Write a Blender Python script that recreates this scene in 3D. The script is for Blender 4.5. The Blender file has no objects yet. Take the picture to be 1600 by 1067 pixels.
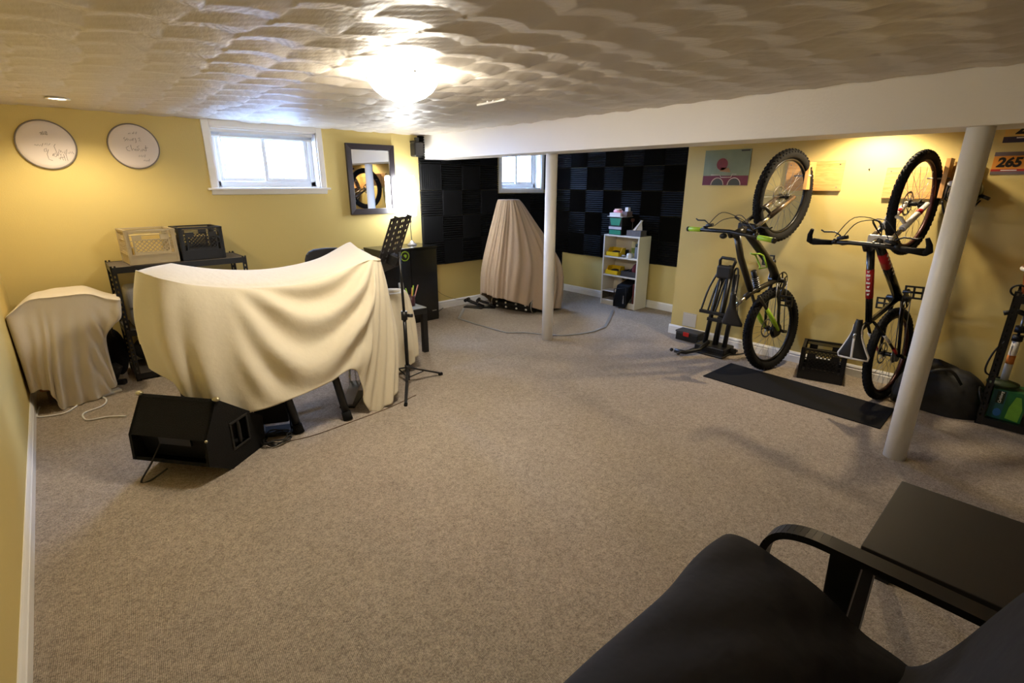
import bpy, math, random
import numpy as np
from mathutils import Matrix, Vector
random.seed(7); np.random.seed(7)
PI = math.pi
SC = bpy.context.scene
COL = SC.collection

# ------------------------------------------------------------------ camera
FPX = 776.763; PITCH = 0.305530; ROLL = 0.004164; YAW = 0.736749
CAM = Vector((0, 0, 1.57))
_F = Vector((math.sin(YAW)*math.cos(PITCH), math.cos(YAW)*math.cos(PITCH), -math.sin(PITCH)))
_R0 = Vector((math.cos(YAW), -math.sin(YAW), 0)); _U0 = _R0.cross(_F)
_R = _R0*math.cos(ROLL) + _U0*math.sin(ROLL); _U = _U0*math.cos(ROLL) - _R0*math.sin(ROLL)
cd = bpy.data.cameras.new('camera'); cam = bpy.data.objects.new('camera', cd); COL.objects.link(cam)
cd.sensor_width = 36; cd.lens = FPX/1600*36; cd.clip_start = 0.02
cam.matrix_world = Matrix(((_R.x, _U.x, -_F.x, CAM.x), (_R.y, _U.y, -_F.y, CAM.y), (_R.z, _U.z, -_F.z, CAM.z), (0, 0, 0, 1)))
SC.camera = cam

def px(x, y, X=None, Y=None, Z=None):
    """photo pixel -> point on a wall (X or Y given) or at a height (Z given)"""
    d = _F + _R*((x-800)/FPX) - _U*((y-533.5)/FPX)
    t = (X-CAM.x)/d.x if X is not None else (Y-CAM.y)/d.y if Y is not None else (Z-CAM.z)/d.z
    return CAM + d*t

# ------------------------------------------------------------------ world, lights, exposure
SC.view_settings.view_transform = 'Standard'; SC.view_settings.look = 'None'
SC.view_settings.gamma = 1.0; SC.view_settings.use_curve_mapping = False
SC.view_settings.exposure = 0.55
SC.cycles.use_denoising = True
SC.cycles.max_bounces = 8; SC.cycles.diffuse_bounces = 5
SC.cycles.sample_clamp_indirect = 6.0
w = bpy.data.worlds.new('world'); SC.world = w; w.use_nodes = True
wb = w.node_tree.nodes['Background']
wb.inputs[0].default_value = (0.36, 0.54, 1.0, 1); wb.inputs[1].default_value = 110

def lamp(name, kind, loc, energy, color, size=0.1, rot=(0, 0, 0), **k):
    l = bpy.data.lights.new(name, kind); l.energy = energy; l.color = color
    if kind == 'AREA': l.size = size
    else: l.shadow_soft_size = size
    for a, v in k.items(): setattr(l, a, v)
    o = bpy.data.objects.new(name, l); COL.objects.link(o); o.location = loc; o.rotation_euler = rot
    return o
WARM = (1.0, 0.80, 0.55)
# daylight portals in the two window openings
for nm, x0, x1 in (('window_portal', 1.22, 2.17), ('window_portal', 4.68, 5.44)):
    a = lamp(nm, 'AREA', ((x0+x1)/2, 5.62, 1.80), 1, (1, 1, 1), 0.1, (-PI/2, 0, 0), shape='RECTANGLE')
    a.data.size = x1-x0; a.data.size_y = 0.5; a.data.cycles.is_portal = True

# ------------------------------------------------------------------ helpers
WM = {}
def reg(o, M=None): WM[o] = M or Matrix.Identity(4)
def setp(o, label=None, cat=None, group=None, kind=None):
    if label: o['label'] = label
    if cat: o['category'] = cat
    if group: o['group'] = group
    if kind: o['kind'] = kind
    return o

class MB:
    def __init__(s, M=None): s.v = []; s.f = []; s.sm = []; s.M = M
    def add(s, vs, fs, smooth=False):
        n = len(s.v)
        if s.M is not None: vs = [s.M @ Vector(v) for v in vs]
        s.v.extend([tuple(v) for v in vs]); s.f.extend([tuple(i+n for i in f) for f in fs]); s.sm.extend([smooth]*len(fs))
        return s
    def bb(s, x0, x1, y0, y1, z0, z1):
        return s.add([(x0,y0,z0),(x1,y0,z0),(x1,y1,z0),(x0,y1,z0),(x0,y0,z1),(x1,y0,z1),(x1,y1,z1),(x0,y1,z1)],
            [(0,3,2,1),(4,5,6,7),(0,1,5,4),(1,2,6,5),(2,3,7,6),(3,0,4,7)])
    def box(s, c, d, M=None):
        x, y, z = d[0]/2, d[1]/2, d[2]/2; c = Vector(c)
        vs = [Vector(q) for q in ((-x,-y,-z),(x,-y,-z),(x,y,-z),(-x,y,-z),(-x,-y,z),(x,-y,z),(x,y,z),(-x,y,z))]
        if M is not None: vs = [M.to_3x3() @ v for v in vs]
        return s.add([c+v for v in vs], [(0,3,2,1),(4,5,6,7),(0,1,5,4),(1,2,6,5),(2,3,7,6),(3,0,4,7)])
    def bar(s, a, b, w, h, up=(0, 0, 1)):
        a, b = Vector(a), Vector(b); d = (b-a); L = d.length; d.normalize(); up = Vector(up)
        if abs(d.dot(up)) > .99: up = Vector((1, 0, 0))
        sx = d.cross(up).normalized(); sy = sx.cross(d)
        return s.box((a+b)/2, (w, L, h), Matrix((sx, d, sy)).transposed())
    def tube(s, pts, r, n=8, cap=True, closed=False, flat=None):
        P = [Vector(q) for q in pts]; m = len(P); rr = r if hasattr(r, '__len__') else [r]*m
        def tan(i):
            if closed: return (P[(i+1) % m]-P[i-1]).normalized()
            return (P[min(i+1, m-1)]-P[max(i-1, 0)]).normalized()
        t = tan(0); u = t.orthogonal().normalized()
        if flat is not None: u = Vector(flat[0]); u = (u-t*u.dot(t)).normalized()
        vs = []
        for i in range(m):
            t2 = tan(i); ax = t.cross(t2)
            if ax.length > 1e-7: u = Matrix.Rotation(t.angle(t2), 3, ax) @ u
            t = t2; u = (u-t*u.dot(t)).normalized(); v = t.cross(u)
            for k in range(n):
                a = 2*PI*k/n; q = u*math.cos(a)*rr[i] + v*math.sin(a)*rr[i]*(flat[1] if flat else 1)
                vs.append(P[i]+q)
        fs = []
        for i in range(m if closed else m-1):
            j = (i+1) % m
            for k in range(n):
                k2 = (k+1) % n; fs.append((i*n+k, i*n+k2, j*n+k2, j*n+k))
        s.add(vs, fs, True)
        if cap and not closed:
            b = len(s.v)-m*n
            s.f += [tuple(b+k for k in range(n-1, -1, -1)), tuple(b+(m-1)*n+k for k in range(n))]; s.sm += [False]*2
        return s
    def cyl(s, a, b, r, r2=None, n=16): return s.tube([a, b], [r, r if r2 is None else r2], n)
    def lathe(s, prof, c=(0, 0, 0), n=24, M=None, ang=2*PI):
        vs = []; m = len(prof); c = Vector(c); full = abs(ang-2*PI) < 1e-6; nn = n if full else n+1
        for k in range(nn):
            a = ang*k/n
            for r, z in prof:
                q = Vector((r*math.cos(a), r*math.sin(a), z))
                if M is not None: q = M.to_3x3() @ q
                vs.append(c+q)
        fs = [(k*m+i, ((k+1) % nn)*m+i, ((k+1) % nn)*m+i+1, k*m+i+1) for k in range(n) for i in range(m-1)]
        return s.add(vs, fs, True)
    def prism(s, poly, d, smooth=False):
        P = [Vector(q) for q in poly]; d = Vector(d); n = len(P)
        s.add(P+[q+d for q in P], [(i, (i+1) % n, n+(i+1) % n, n+i) for i in range(n)], smooth)
        b = len(s.v)-2*n; s.f += [tuple(b+i for i in range(n-1, -1, -1)), tuple(b+n+i for i in range(n))]; s.sm += [False]*2
        return s
    def ell(s, c, r, n=16, m=10, M=None, z0=-1., z1=1.):
        a0, a1 = math.asin(z0), math.asin(z1)
        pr = [(math.cos(a0+(a1-a0)*i/m), math.sin(a0+(a1-a0)*i/m)) for i in range(m+1)]
        D = Matrix.Diagonal((r[0], r[1], r[2])); D = (M.to_3x3() @ D) if M is not None else D
        return s.lathe(pr, c, n, D)
    def torus(s, c, R, r, n=40, m=10, M=None, rz=None):
        vs = []; c = Vector(c)
        for k in range(n):
            a = 2*PI*k/n
            for j in range(m):
                b = 2*PI*j/m; q = Vector(((R+r*math.cos(b))*math.cos(a), (R+r*math.cos(b))*math.sin(a), (rz or r)*math.sin(b)))
                if M is not None: q = M.to_3x3() @ q
                vs.append(c+q)
        fs = [(k*m+j, ((k+1) % n)*m+j, ((k+1) % n)*m+(j+1) % m, k*m+(j+1) % m) for k in range(n) for j in range(m)]
        return s.add(vs, fs, True)
    def grid(s, A, smooth=True, wrap=False):
        A = np.asarray(A); nu, nv = A.shape[:2]
        fs = [(i*nv+j, ((i+1) % nu)*nv+j, ((i+1) % nu)*nv+j+1, i*nv+j+1) for i in range(nu if wrap else nu-1) for j in range(nv-1)]
        return s.add([tuple(q) for q in A.reshape(-1, 3)], fs, smooth)
    def mesh(s, name, inv=None):
        me = bpy.data.meshes.new(name)
        vs = s.v if inv is None else [tuple(inv @ Vector(v)) for v in s.v]
        me.from_pydata(vs, [], s.f)
        me.polygons.foreach_set('use_smooth', s.sm); me.update()
        return me

def fix_normals(me):
    import bmesh
    bm = bmesh.new(); bm.from_mesh(me); bmesh.ops.recalc_face_normals(bm, faces=bm.faces); bm.to_mesh(me); bm.free()

def mods(o, bevel=0, solid=0, sub=0, seg=2):
    if solid: m = o.modifiers.new('solidify', 'SOLIDIFY'); m.thickness = solid; m.offset = 0
    if bevel: m = o.modifiers.new('bevel', 'BEVEL'); m.width = bevel; m.segments = seg; m.limit_method = 'ANGLE'; m.angle_limit = 0.6
    if sub: m = o.modifiers.new('subdivision', 'SUBSURF'); m.levels = sub; m.render_levels = sub

def thing(name, label, cat, loc=(0, 0, 0), M=None, group=None, rz=0):
    o = bpy.data.objects.new(name, None); COL.objects.link(o); o.empty_display_size = .1
    if M is None: M = Matrix.Translation(Vector(loc)) @ Matrix.Rotation(rz, 4, 'Z')
    o.matrix_world = M; reg(o, M.copy())
    return setp(o, label, cat, group)
def part(parent, name, mb, mat, local=False, bevel=0, solid=0, sub=0, label=None, kind=None, seg=2):
    inv = None if local else WM[parent].inverted()
    me = mb.mesh(name, inv); fix_normals(me); me.materials.append(mat)
    o = bpy.data.objects.new(name, me); COL.objects.link(o); o.parent = parent; reg(o, WM[parent])
    mods(o, bevel, solid, sub, seg); setp(o, label, kind=kind)
    return o
def solo(name, label, cat, mb, mat, bevel=0, solid=0, sub=0, group=None, kind=None, seg=2):
    v = np.array(mb.v); c = Vector(((v[:, 0].min()+v[:, 0].max())/2, (v[:, 1].min()+v[:, 1].max())/2, v[:, 2].min()))
    M = Matrix.Translation(c)
    me = mb.mesh(name, M.inverted()); fix_normals(me); me.materials.append(mat)
    o = bpy.data.objects.new(name, me); COL.objects.link(o); o.matrix_world = M; reg(o, M)
    mods(o, bevel, solid, sub, seg); return setp(o, label, cat, group, kind)
def struct(name, mb, mat, bevel=0, label=None):
    return solo(name, label, None, mb, mat, bevel=bevel, kind='structure')
def shared(parent, name, me, M):
    o = bpy.data.objects.new(name, me); COL.objects.link(o); o.parent = parent
    o.matrix_local = WM[parent].inverted() @ M; reg(o, M); return o
def copy_tree(o, parent=None):
    c = o.copy(); COL.objects.link(c); c.parent = parent
    for ch in list(o.children): copy_tree(ch, c)
    return c
def frame(o, x, y, z):
    x, y, z = Vector(x), Vector(y), Vector(z); o = Vector(o)
    return Matrix(((x.x, y.x, z.x, o.x), (x.y, y.y, z.y, o.y), (x.z, y.z, z.z, o.z), (0, 0, 0, 1)))
def text_mesh(body, size, M, depth=0.0006, bold=0.0, shear=0):
    cu = bpy.data.curves.new('lettering', 'FONT'); cu.body = body; cu.size = size; cu.extrude = depth
    cu.align_x = 'CENTER'; cu.align_y = 'CENTER'; cu.offset = bold; cu.shear = shear; cu.resolution_u = 3
    o = bpy.data.objects.new('lettering', cu); COL.objects.link(o)
    dg = bpy.context.evaluated_depsgraph_get(); me = bpy.data.meshes.new_from_object(o.evaluated_get(dg))
    mb = MB(); mb.add([M @ v.co for v in me.vertices], [tuple(p.vertices) for p in me.polygons])
    bpy.data.objects.remove(o); bpy.data.curves.remove(cu); bpy.data.meshes.remove(me)
    return mb

# ------------------------------------------------------------------ materials
def lin(c): return tuple(((v/255)/12.92 if v/255 <= .04045 else ((v/255+.055)/1.055)**2.4) for v in c)
def mat(name, rgb, rough=.6, metal=0., var=.08, vscale=8., bump=0., bscale=60., spec=.5, emit=None, estr=0., stretch=None, detail=3, sheen=0):
    m = bpy.data.materials.new(name); m.use_nodes = True; nt = m.node_tree; N = nt.nodes; Lk = nt.links
    b = N['Principled BSDF']; c = lin(rgb)
    b.inputs['Roughness'].default_value = rough; b.inputs['Metallic'].default_value = metal
    b.inputs['Specular IOR Level'].default_value = spec
    tc = N.new('ShaderNodeTexCoord'); src = tc.outputs['Object']
    if stretch:
        mp = N.new('ShaderNodeMapping'); mp.inputs['Scale'].default_value = stretch; Lk.new(src, mp.inputs['Vector']); src = mp.outputs[0]
    nz = N.new('ShaderNodeTexNoise'); nz.inputs['Scale'].default_value = vscale; nz.inputs['Detail'].default_value = detail
    Lk.new(src, nz.inputs['Vector'])
    mx = N.new('ShaderNodeMix'); mx.data_type = 'RGBA'
    mx.inputs['A'].default_value = (*[max(0, v*(1-var)) for v in c], 1); mx.inputs['B'].default_value = (*[min(1, v*(1+var)) for v in c], 1)
    Lk.new(nz.outputs['Fac'], mx.inputs['Factor']); Lk.new(mx.outputs['Result'], b.inputs['Base Color'])
    if bump:
        n2 = N.new('ShaderNodeTexNoise'); n2.inputs['Scale'].default_value = bscale; n2.inputs['Detail'].default_value = 2
        Lk.new(src, n2.inputs['Vector'])
        bp = N.new('ShaderNodeBump'); bp.inputs['Strength'].default_value = bump; bp.inputs['Distance'].default_value = .01
        Lk.new(n2.outputs['Fac'], bp.inputs['Height']); Lk.new(bp.outputs[0], b.inputs['Normal'])
    if sheen: b.inputs['Sheen Weight'].default_value = sheen
    if emit:
        b.inputs['Emission Color'].default_value = (*emit, 1); b.inputs['Emission Strength'].default_value = estr
    return m
def glass_mat(name, tint=(1, 1, 1), rough=0.0):
    m = bpy.data.materials.new(name); m.use_nodes = True; nt = m.node_tree; N = nt.nodes
    N.remove(N['Principled BSDF']); t = N.new('ShaderNodeBsdfTransparent'); t.inputs[0].default_value = (*tint, 1)
    g = N.new('ShaderNodeBsdfGlossy'); g.inputs['Roughness'].default_value = rough
    mx = N.new('ShaderNodeMixShader'); mx.inputs[0].default_value = .05; nt.links.new(t.outputs[0], mx.inputs[1]); nt.links.new(g.outputs[0], mx.inputs[2])
    nt.links.new(mx.outputs[0], N['Material Output'].inputs[0]); return m
def carpet_mat(name, rgb):
    m = mat(name, rgb, .95, var=.10, vscale=3, spec=.1); nt = m.node_tree; N = nt.nodes; Lk = nt.links; b = N['Principled BSDF']
    tc = N['Texture Coordinate']; mp = N.new('ShaderNodeMapping'); mp.inputs['Rotation'].default_value = (0, 0, .1); Lk.new(tc.outputs['Object'], mp.inputs[0])
    sp = N.new('ShaderNodeTexNoise'); sp.inputs['Scale'].default_value = 170; sp.inputs['Detail'].default_value = 3; Lk.new(mp.outputs[0], sp.inputs['Vector'])
    s2 = N.new('ShaderNodeTexNoise'); s2.inputs['Scale'].default_value = 45; s2.inputs['Detail'].default_value = 3; Lk.new(mp.outputs[0], s2.inputs['Vector'])
    md = N.new('ShaderNodeMath'); md.operation = 'MULTIPLY_ADD'; md.inputs[1].default_value = .4; Lk.new(s2.outputs['Fac'], md.inputs[0]); Lk.new(sp.outputs['Fac'], md.inputs[2])
    rp = N.new('ShaderNodeMapRange'); rp.inputs['From Min'].default_value = .45; rp.inputs['From Max'].default_value = .95
    rp.inputs['To Min'].default_value = .55; rp.inputs['To Max'].default_value = 1.4; Lk.new(md.outputs[0], rp.inputs[0])
    mu = N.new('ShaderNodeMix'); mu.data_type = 'RGBA'; mu.blend_type = 'MULTIPLY'; mu.inputs['Factor'].default_value = 1
    old = b.inputs['Base Color'].links[0].from_socket; Lk.new(old, mu.inputs['A']); Lk.new(rp.outputs[0], mu.inputs['B']); Lk.new(mu.outputs['Result'], b.inputs['Base Color'])
    wv = N.new('ShaderNodeTexWave'); wv.inputs['Scale'].default_value = 55; wv.inputs['Distortion'].default_value = 1.5; wv.inputs['Detail'].default_value = 1; Lk.new(mp.outputs[0], wv.inputs['Vector'])
    ad = N.new('ShaderNodeMath'); ad.operation = 'MULTIPLY_ADD'; ad.inputs[1].default_value = .35; Lk.new(wv.outputs['Fac'], ad.inputs[0]); Lk.new(md.outputs[0], ad.inputs[2])
    bp = N.new('ShaderNodeBump'); bp.inputs['Strength'].default_value = .7; bp.inputs['Distance'].default_value = .006; Lk.new(ad.outputs[0], bp.inputs['Height']); Lk.new(bp.outputs[0], b.inputs['Normal'])
    return m
def wood_mat(name, a, b_, scale=(2, 40, 2)):
    m = mat(name, a, .55, var=.02, vscale=6); nt = m.node_tree; N = nt.nodes; Lk = nt.links; b = N['Principled BSDF']
    tc = N['Texture Coordinate']; mp = N.new('ShaderNodeMapping'); mp.inputs['Scale'].default_value = scale; Lk.new(tc.outputs['Object'], mp.inputs[0])
    nz = N.new('ShaderNodeTexNoise'); nz.inputs['Scale'].default_value = 2.2; nz.inputs['Detail'].default_value = 6; nz.inputs['Distortion'].default_value = 1.2; Lk.new(mp.outputs[0], nz.inputs['Vector'])
    cr = N.new('ShaderNodeValToRGB'); cr.color_ramp.elements[0].position = .35; cr.color_ramp.elements[1].position = .7
    cr.color_ramp.elements[0].color = (*lin(b_), 1); cr.color_ramp.elements[1].color = (*lin(a), 1)
    Lk.new(nz.outputs['Fac'], cr.inputs[0]); Lk.new(cr.outputs[0], b.inputs['Base Color']); return m

M_WALL = mat('yellow_wall_paint', (208, 187, 118), .62, var=.03, vscale=2, bump=.12, bscale=160)
M_CEIL = mat('swirled_ceiling_plaster', (206, 197, 184), .45, var=.04, vscale=4, bump=.10, bscale=60, stretch=(1.6, .5, 1))
M_BEAM = mat('white_beam_paint', (238, 233, 225), .5, var=.02, vscale=3, bump=.10, bscale=70)
M_TRIM = mat('white_trim_paint', (238, 236, 232), .35, var=.02)
M_COLUMN = mat('white_column_paint', (246, 244, 240), .38, var=.03, vscale=14, bump=.06, bscale=40)
M_CARPET = carpet_mat('taupe_loop_carpet', (166, 153, 138))
M_BLACK = mat('black_plastic', (17, 16, 16), .5, var=.2)
M_BLACKM = mat('black_painted_metal', (16, 15, 15), .38, var=.15)
M_RUBBER = mat('black_rubber', (13, 12, 12), .85, var=.25, bump=.2, bscale=150, spec=.25)
M_CHROME = mat('chrome', (205, 205, 205), .18, 1.0, var=.03)
M_STEEL = mat('steel', (150, 150, 150), .35, 1.0, var=.05)
M_FOAM = mat('charcoal_acoustic_foam', (10, 10, 12), .9, var=.2, vscale=50, bump=.3, bscale=250, spec=.3)
M_WHITE = mat('white_plastic', (232, 230, 226), .4, var=.02)
M_GLASS = glass_mat('clear_glass', (.96, .98, 1.0))
M_DGREY = mat('dark_grey_plastic', (58, 57, 58), .5, var=.1)
M_GREY = mat('grey_plastic', (150, 150, 152), .45, var=.08)
M_RED = mat('red_plastic', (190, 30, 28), .4, var=.08)
M_LIME = mat('lime_rubber', (164, 205, 50), .5, var=.08)
# ------------------------------------------------------------------ room shell
HC = 2.12; YA = 5.39; XB = 5.76; XK = 4.9; XL = -0.36; YJ = 2.77; YN = -2.6
mb = MB(); mb.bb(XL-.12, XB+.12, YN-.12, YA+.28, -.08, 0); struct('floor', mb, M_CARPET)

# swirled fan plaster on the ceiling, modelled as relief
def fan_ceiling(x0, x1, y0, y1, step):
    nx = int((x1-x0)/step)+1; ny = int((y1-y0)/step)+1; CW, CL = .235, .265
    X, Y = np.meshgrid(np.linspace(x0, x1, nx), np.linspace(y0, y1, ny), indexing='ij'); rng = np.random.RandomState(3)
    Xw = X+.018*np.sin(Y*5.1+X*2)+.012*np.sin(Y*11+1); Yw = Y+.016*np.sin(X*6.3+Y*1.7)+.010*np.sin(X*15+2)
    ci = np.floor(Xw/CW).astype(int); fx = Xw/CW-ci; jit = rng.uniform(-.05, .05, 200)[ci+50]
    u = (Yw+jit+.062*(1-(2*fx-1)**2)+.05*(fx-.5))/CL; ri = np.floor(u).astype(int); f = u-ri
    amp = rng.uniform(.75, 1.25, (200, 200))[ci+50, ri+50]
    prof = np.where(f < .58, (f/.58)**1.3, ((1-f)/.42)**.75)
    comb = .0011*np.sin(2*PI*(Xw+.25*f*(fx-.5))/.021)*np.clip((f-.5)/.3, 0, 1)
    Hh = .0125*amp*prof*(.55+.45*np.sin(PI*fx)**.5)+comb+.0006*np.sin(X*90+Y*31)*np.sin(Y*70)
    return np.stack([X, Y, HC-np.maximum(Hh, 0)], -1)
mb = MB(); mb.grid(fan_ceiling(XL, 3.46, -.6, YA, .0085))
mb.bb(XL-.12, XB+.12, YN-.12, YA+.28, HC+.001, HC+.12)
mb.bb(3.7, XB, YN, YA, HC-.002, HC+.002); mb.bb(XL, 3.46, YN, -.6, HC-.003, HC+.002)
struct('ceiling', mb, M_CEIL)

mb = MB(); mb.bb(XL-.12, XL, YN, YA+.28, 0, HC); struct('wall_left', mb, M_WALL)
mb = MB(); mb.bb(XL-.12, XB+.12, YN-.12, YN, 0, HC); struct('wall_near', mb, M_WALL)
W1 = (1.215, 2.175, 1.53, 2.06); W2 = (4.68, 5.44, 1.515, 2.06)
mb = MB(); T = .28
for a, b in ((XL, W1[0]), (W1[1], W2[0]), (W2[1], XB+.12)): mb.bb(a, b, YA, YA+T, 0, HC)
for W in (W1, W2):
    mb.bb(W[0], W[1], YA, YA+T, 0, W[2]); mb.bb(W[0], W[1], YA, YA+T, W[3], HC)
wall_back = struct('wall_back', mb, M_WALL)
mb = MB(); mb.bb(XB, XB+.12, YJ-.12, YA, 0, HC); wall_right = struct('wall_right', mb, M_WALL)
mb = MB(); mb.bb(XK, XB, YJ-.12, YJ, 0, HC); struct('wall_return', mb, M_WALL)
mb = MB(); mb.bb(XK, XK+.12, YN, YJ-.12, 0, HC); wall_bikes = struct('wall_bikes', mb, M_WALL)
mb = MB(); mb.bb(3.45, 3.77, YN, YA, 1.853, HC); struct('beam', mb, M_BEAM, bevel=.004)
for (cx, cy) in ((3.68, 3.5), (3.53, .42)):
    mb = MB(); mb.cyl((cx, cy, 0), (cx, cy, 1.855), .057, n=32)
    struct('column', mb, M_COLUMN, label='white painted round steel post under the beam')

# baseboards: stepped profile extruded along the wall
def baseboard(name, a, b, nrm):
    a, b, n = Vector((*a, 0)), Vector((*b, 0)), Vector((*nrm, 0))
    prof = ((0, 0), (.016, 0), (.016, .062), (.012, .066), (.012, .078), (.014, .081), (.009, .093), (.004, .1), (0, .1))
    mb = MB(); mb.prism([a+n*d+Vector((0, 0, z)) for d, z in prof], b-a); struct(name, mb, M_TRIM)
baseboard('baseboard_left', (XL, YN), (XL, YA), (1, 0))
baseboard('baseboard_back', (XL, YA), (XB, YA), (0, -1))
baseboard('baseboard_right', (XB, YA), (XB, YJ), (-1, 0))
baseboard('baseboard_return', (XB, YJ), (XK, YJ), (0, 1))
baseboard('baseboard_bikes', (XK, YJ+.016), (XK, YN), (-1, 0))

# windows
def window(name, W, casing, stool, zt):
    x0, x1, z0, z1 = W; root = thing(name, None, None, ((x0+x1)/2, YA, z0)); setp(root, kind='structure')
    c = casing; mb = MB()
    mb.bb(x0-c, x0, YA-.018, YA+.002, z0-(0 if stool else c), zt); mb.bb(x1, x1+c, YA-.018, YA+.002, z0-(0 if stool else c), zt); mb.bb(x0, x1, YA-.018, YA+.002, z1, zt)
    if not stool: mb.bb(x0, x1, YA-.018, YA+.002, z0-c, z0)
    part(root, 'casing', mb, M_TRIM, bevel=.004)
    mb = MB(); t = .012   # reveal lining
    mb.bb(x0, x0+t, YA-.005, YA+.22, z0, z1); mb.bb(x1-t, x1, YA-.005, YA+.22, z0, z1); mb.bb(x0, x1, YA-.005, YA+.22, z0, z0+t); mb.bb(x0, x1, YA-.005, YA+.22, z1-t, z1)
    part(root, 'reveal', mb, M_TRIM)
    if stool:
        mb = MB(); mb.bb(x0-c-.03, x1+c+.03, YA-.05, YA+.05, z0-.018, z0+.002); part(root, 'window_sill', mb, M_TRIM, bevel=.005)
        mb = MB(); mb.prism([(x0-c, YA, z0-.018), (x0-c, YA-.028, z0-.018), (x0-c, YA-.016, z0-.055), (x0-c, YA, z0-.062)], (x1-x0+2*c, 0, 0)); part(root, 'apron', mb, M_TRIM)
    ys = YA+.10; mb = MB(); f = .045
    mb.bb(x0+t, x0+t+f, ys, ys+.07, z0+t, z1-t); mb.bb(x1-t-f, x1-t, ys, ys+.07, z0+t, z1-t); mb.bb(x0+t, x1-t, ys, ys+.07, z0+t, z0+t+.05); mb.bb(x0+t, x1-t, ys, ys+.07, z1-t-.04, z1-t)
    part(root, 'window_frame', mb, M_TRIM, bevel=.004)
    xm = (x0+x1)/2
    for a, b, yo in ((x0+t+f, xm+.02, .035), (xm-.02, x1-t-f, .012)):
        z2, z3 = z0+t+.045, z1-t-.035; mb = MB(); s = .036; y = ys+yo
        mb.bb(a, a+s, y, y+.022, z2, z3); mb.bb(b-s, b, y, y+.022, z2, z3); mb.bb(a+s, b-s, y, y+.022, z2, z2+s); mb.bb(a+s, b-s, y, y+.022, z3-s, z3)
        sash = part(root, 'sash', mb, M_TRIM, bevel=.003)
        mb = MB(); mb.bb(a+s-.004, b-s+.004, y+.009, y+.013, z2+s-.004, z3-s+.004); part(sash, 'pane', mb, M_GLASS)
    return root
window('window_1', W1, .06, True, HC); window('window_2', W2, .055, False, HC)

# mini blind pulled up under the head of window 1
t = thing('window_blind', 'white mini blind pulled up tight at the top of the wider window', 'blind', (1.695, YA+.05, 2.0))
mb = MB(); mb.bb(1.235, 2.155, YA+.035, YA+.065, 2.018, 2.044); part(t, 'headrail', mb, M_WHITE)
for k in range(6):
    mb = MB(); z = 2.014-.0035*k; mb.bb(1.24, 2.15, YA+.036, YA+.064, z-.001, z); part(t, 'slat', mb, M_WHITE)
mb = MB(); mb.bb(1.24, 2.15, YA+.038, YA+.062, 1.982, 1.994); part(t, 'bottom_rail', mb, M_WHITE)
mb = MB(); mb.cyl((1.30, YA+.032, 2.02), (1.31, YA+.03, 1.72), .003, n=6); part(t, 'wand', mb, M_WHITE)

# outdoors seen through the panes
M_SNOW = mat('snowy_ground', (234, 234, 234), .9, var=.12, vscale=2)
mb = MB(); mb.bb(-6, 16, YA+.29, 22, 1.2, 1.34); struct('snowy_ground', mb, M_SNOW)
M_BOARD = wood_mat('weathered_board', (90, 89, 86), (66, 65, 62), (30, 2, 2))
t = thing('fence', 'weathered grey board fence standing outside the windows', 'fence', (7, 11, 1.34))
for k in range(60):
    mb = MB(); x = -1+k*.25; mb.bb(x, x+.225, 11, 11.025, 1.34, 2.55+.04*random.random()); part(t, 'board', mb, M_BOARD)
mb = MB(); mb.bb(-1, 14, 11.025, 11.06, 2.3, 2.4); part(t, 'rail', mb, M_BOARD)
t = thing('garden_shed', 'grey board garden shed standing just outside the wider window', 'shed', (1.55, 6.6, 1.34))
for k in range(7):
    mb = MB(); mb.bb(1.15+k*.105, 1.15+k*.105+.1, 6.5, 6.52, 1.34, 2.7); part(t, 'board', mb, M_BOARD)
mb = MB(); mb.bb(1.12, 1.9, 6.45, 7.6, 2.7, 2.75); part(t, 'roof', mb, M_BOARD)
mb = MB(); mb.bb(1.16, 1.86, 6.52, 7.5, 1.34, 2.7); part(t, 'body', mb, M_BOARD)
M_BARK = mat('pale_bark', (78, 92, 80), .9, var=.3, vscale=20, bump=.5, bscale=40)
for k, (x, y, r, lean) in enumerate(((6.75, 8.2, .07, .08), (7.35, 8.8, .11, -.12), (6.9, 9.4, .05, .2), (8.1, 9.0, .07, .05))):
    t = thing('tree', ('slim leaning tree trunk', 'thickest pale tree trunk', 'thinnest tree trunk with a strong lean', 'nearly upright tree trunk')[k]+' outside the smaller window', 'tree', (x, y, 1.34))
    mb = MB(); mb.tube([(x, y, 1.3), (x+lean, y, 2.6), (x+lean*2.6, y+.1, 4.6)], [r, r*.8, r*.4], 10); part(t, 'trunk', mb, M_BARK)
    mb = MB()
    for q in range(5):
        z = 1.9+.4*q; a = random.uniform(0, 6); bx = x+lean*(z-1.34)/1.3
        mb.tube([(bx, y, z), (bx+.5*math.cos(a), y+.3*math.sin(a), z+.35), (bx+.9*math.cos(a), y+.4*math.sin(a), z+.5)], [r*.35, r*.2, .008], 6)
    part(t, 'branches', mb, M_BARK)

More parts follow.
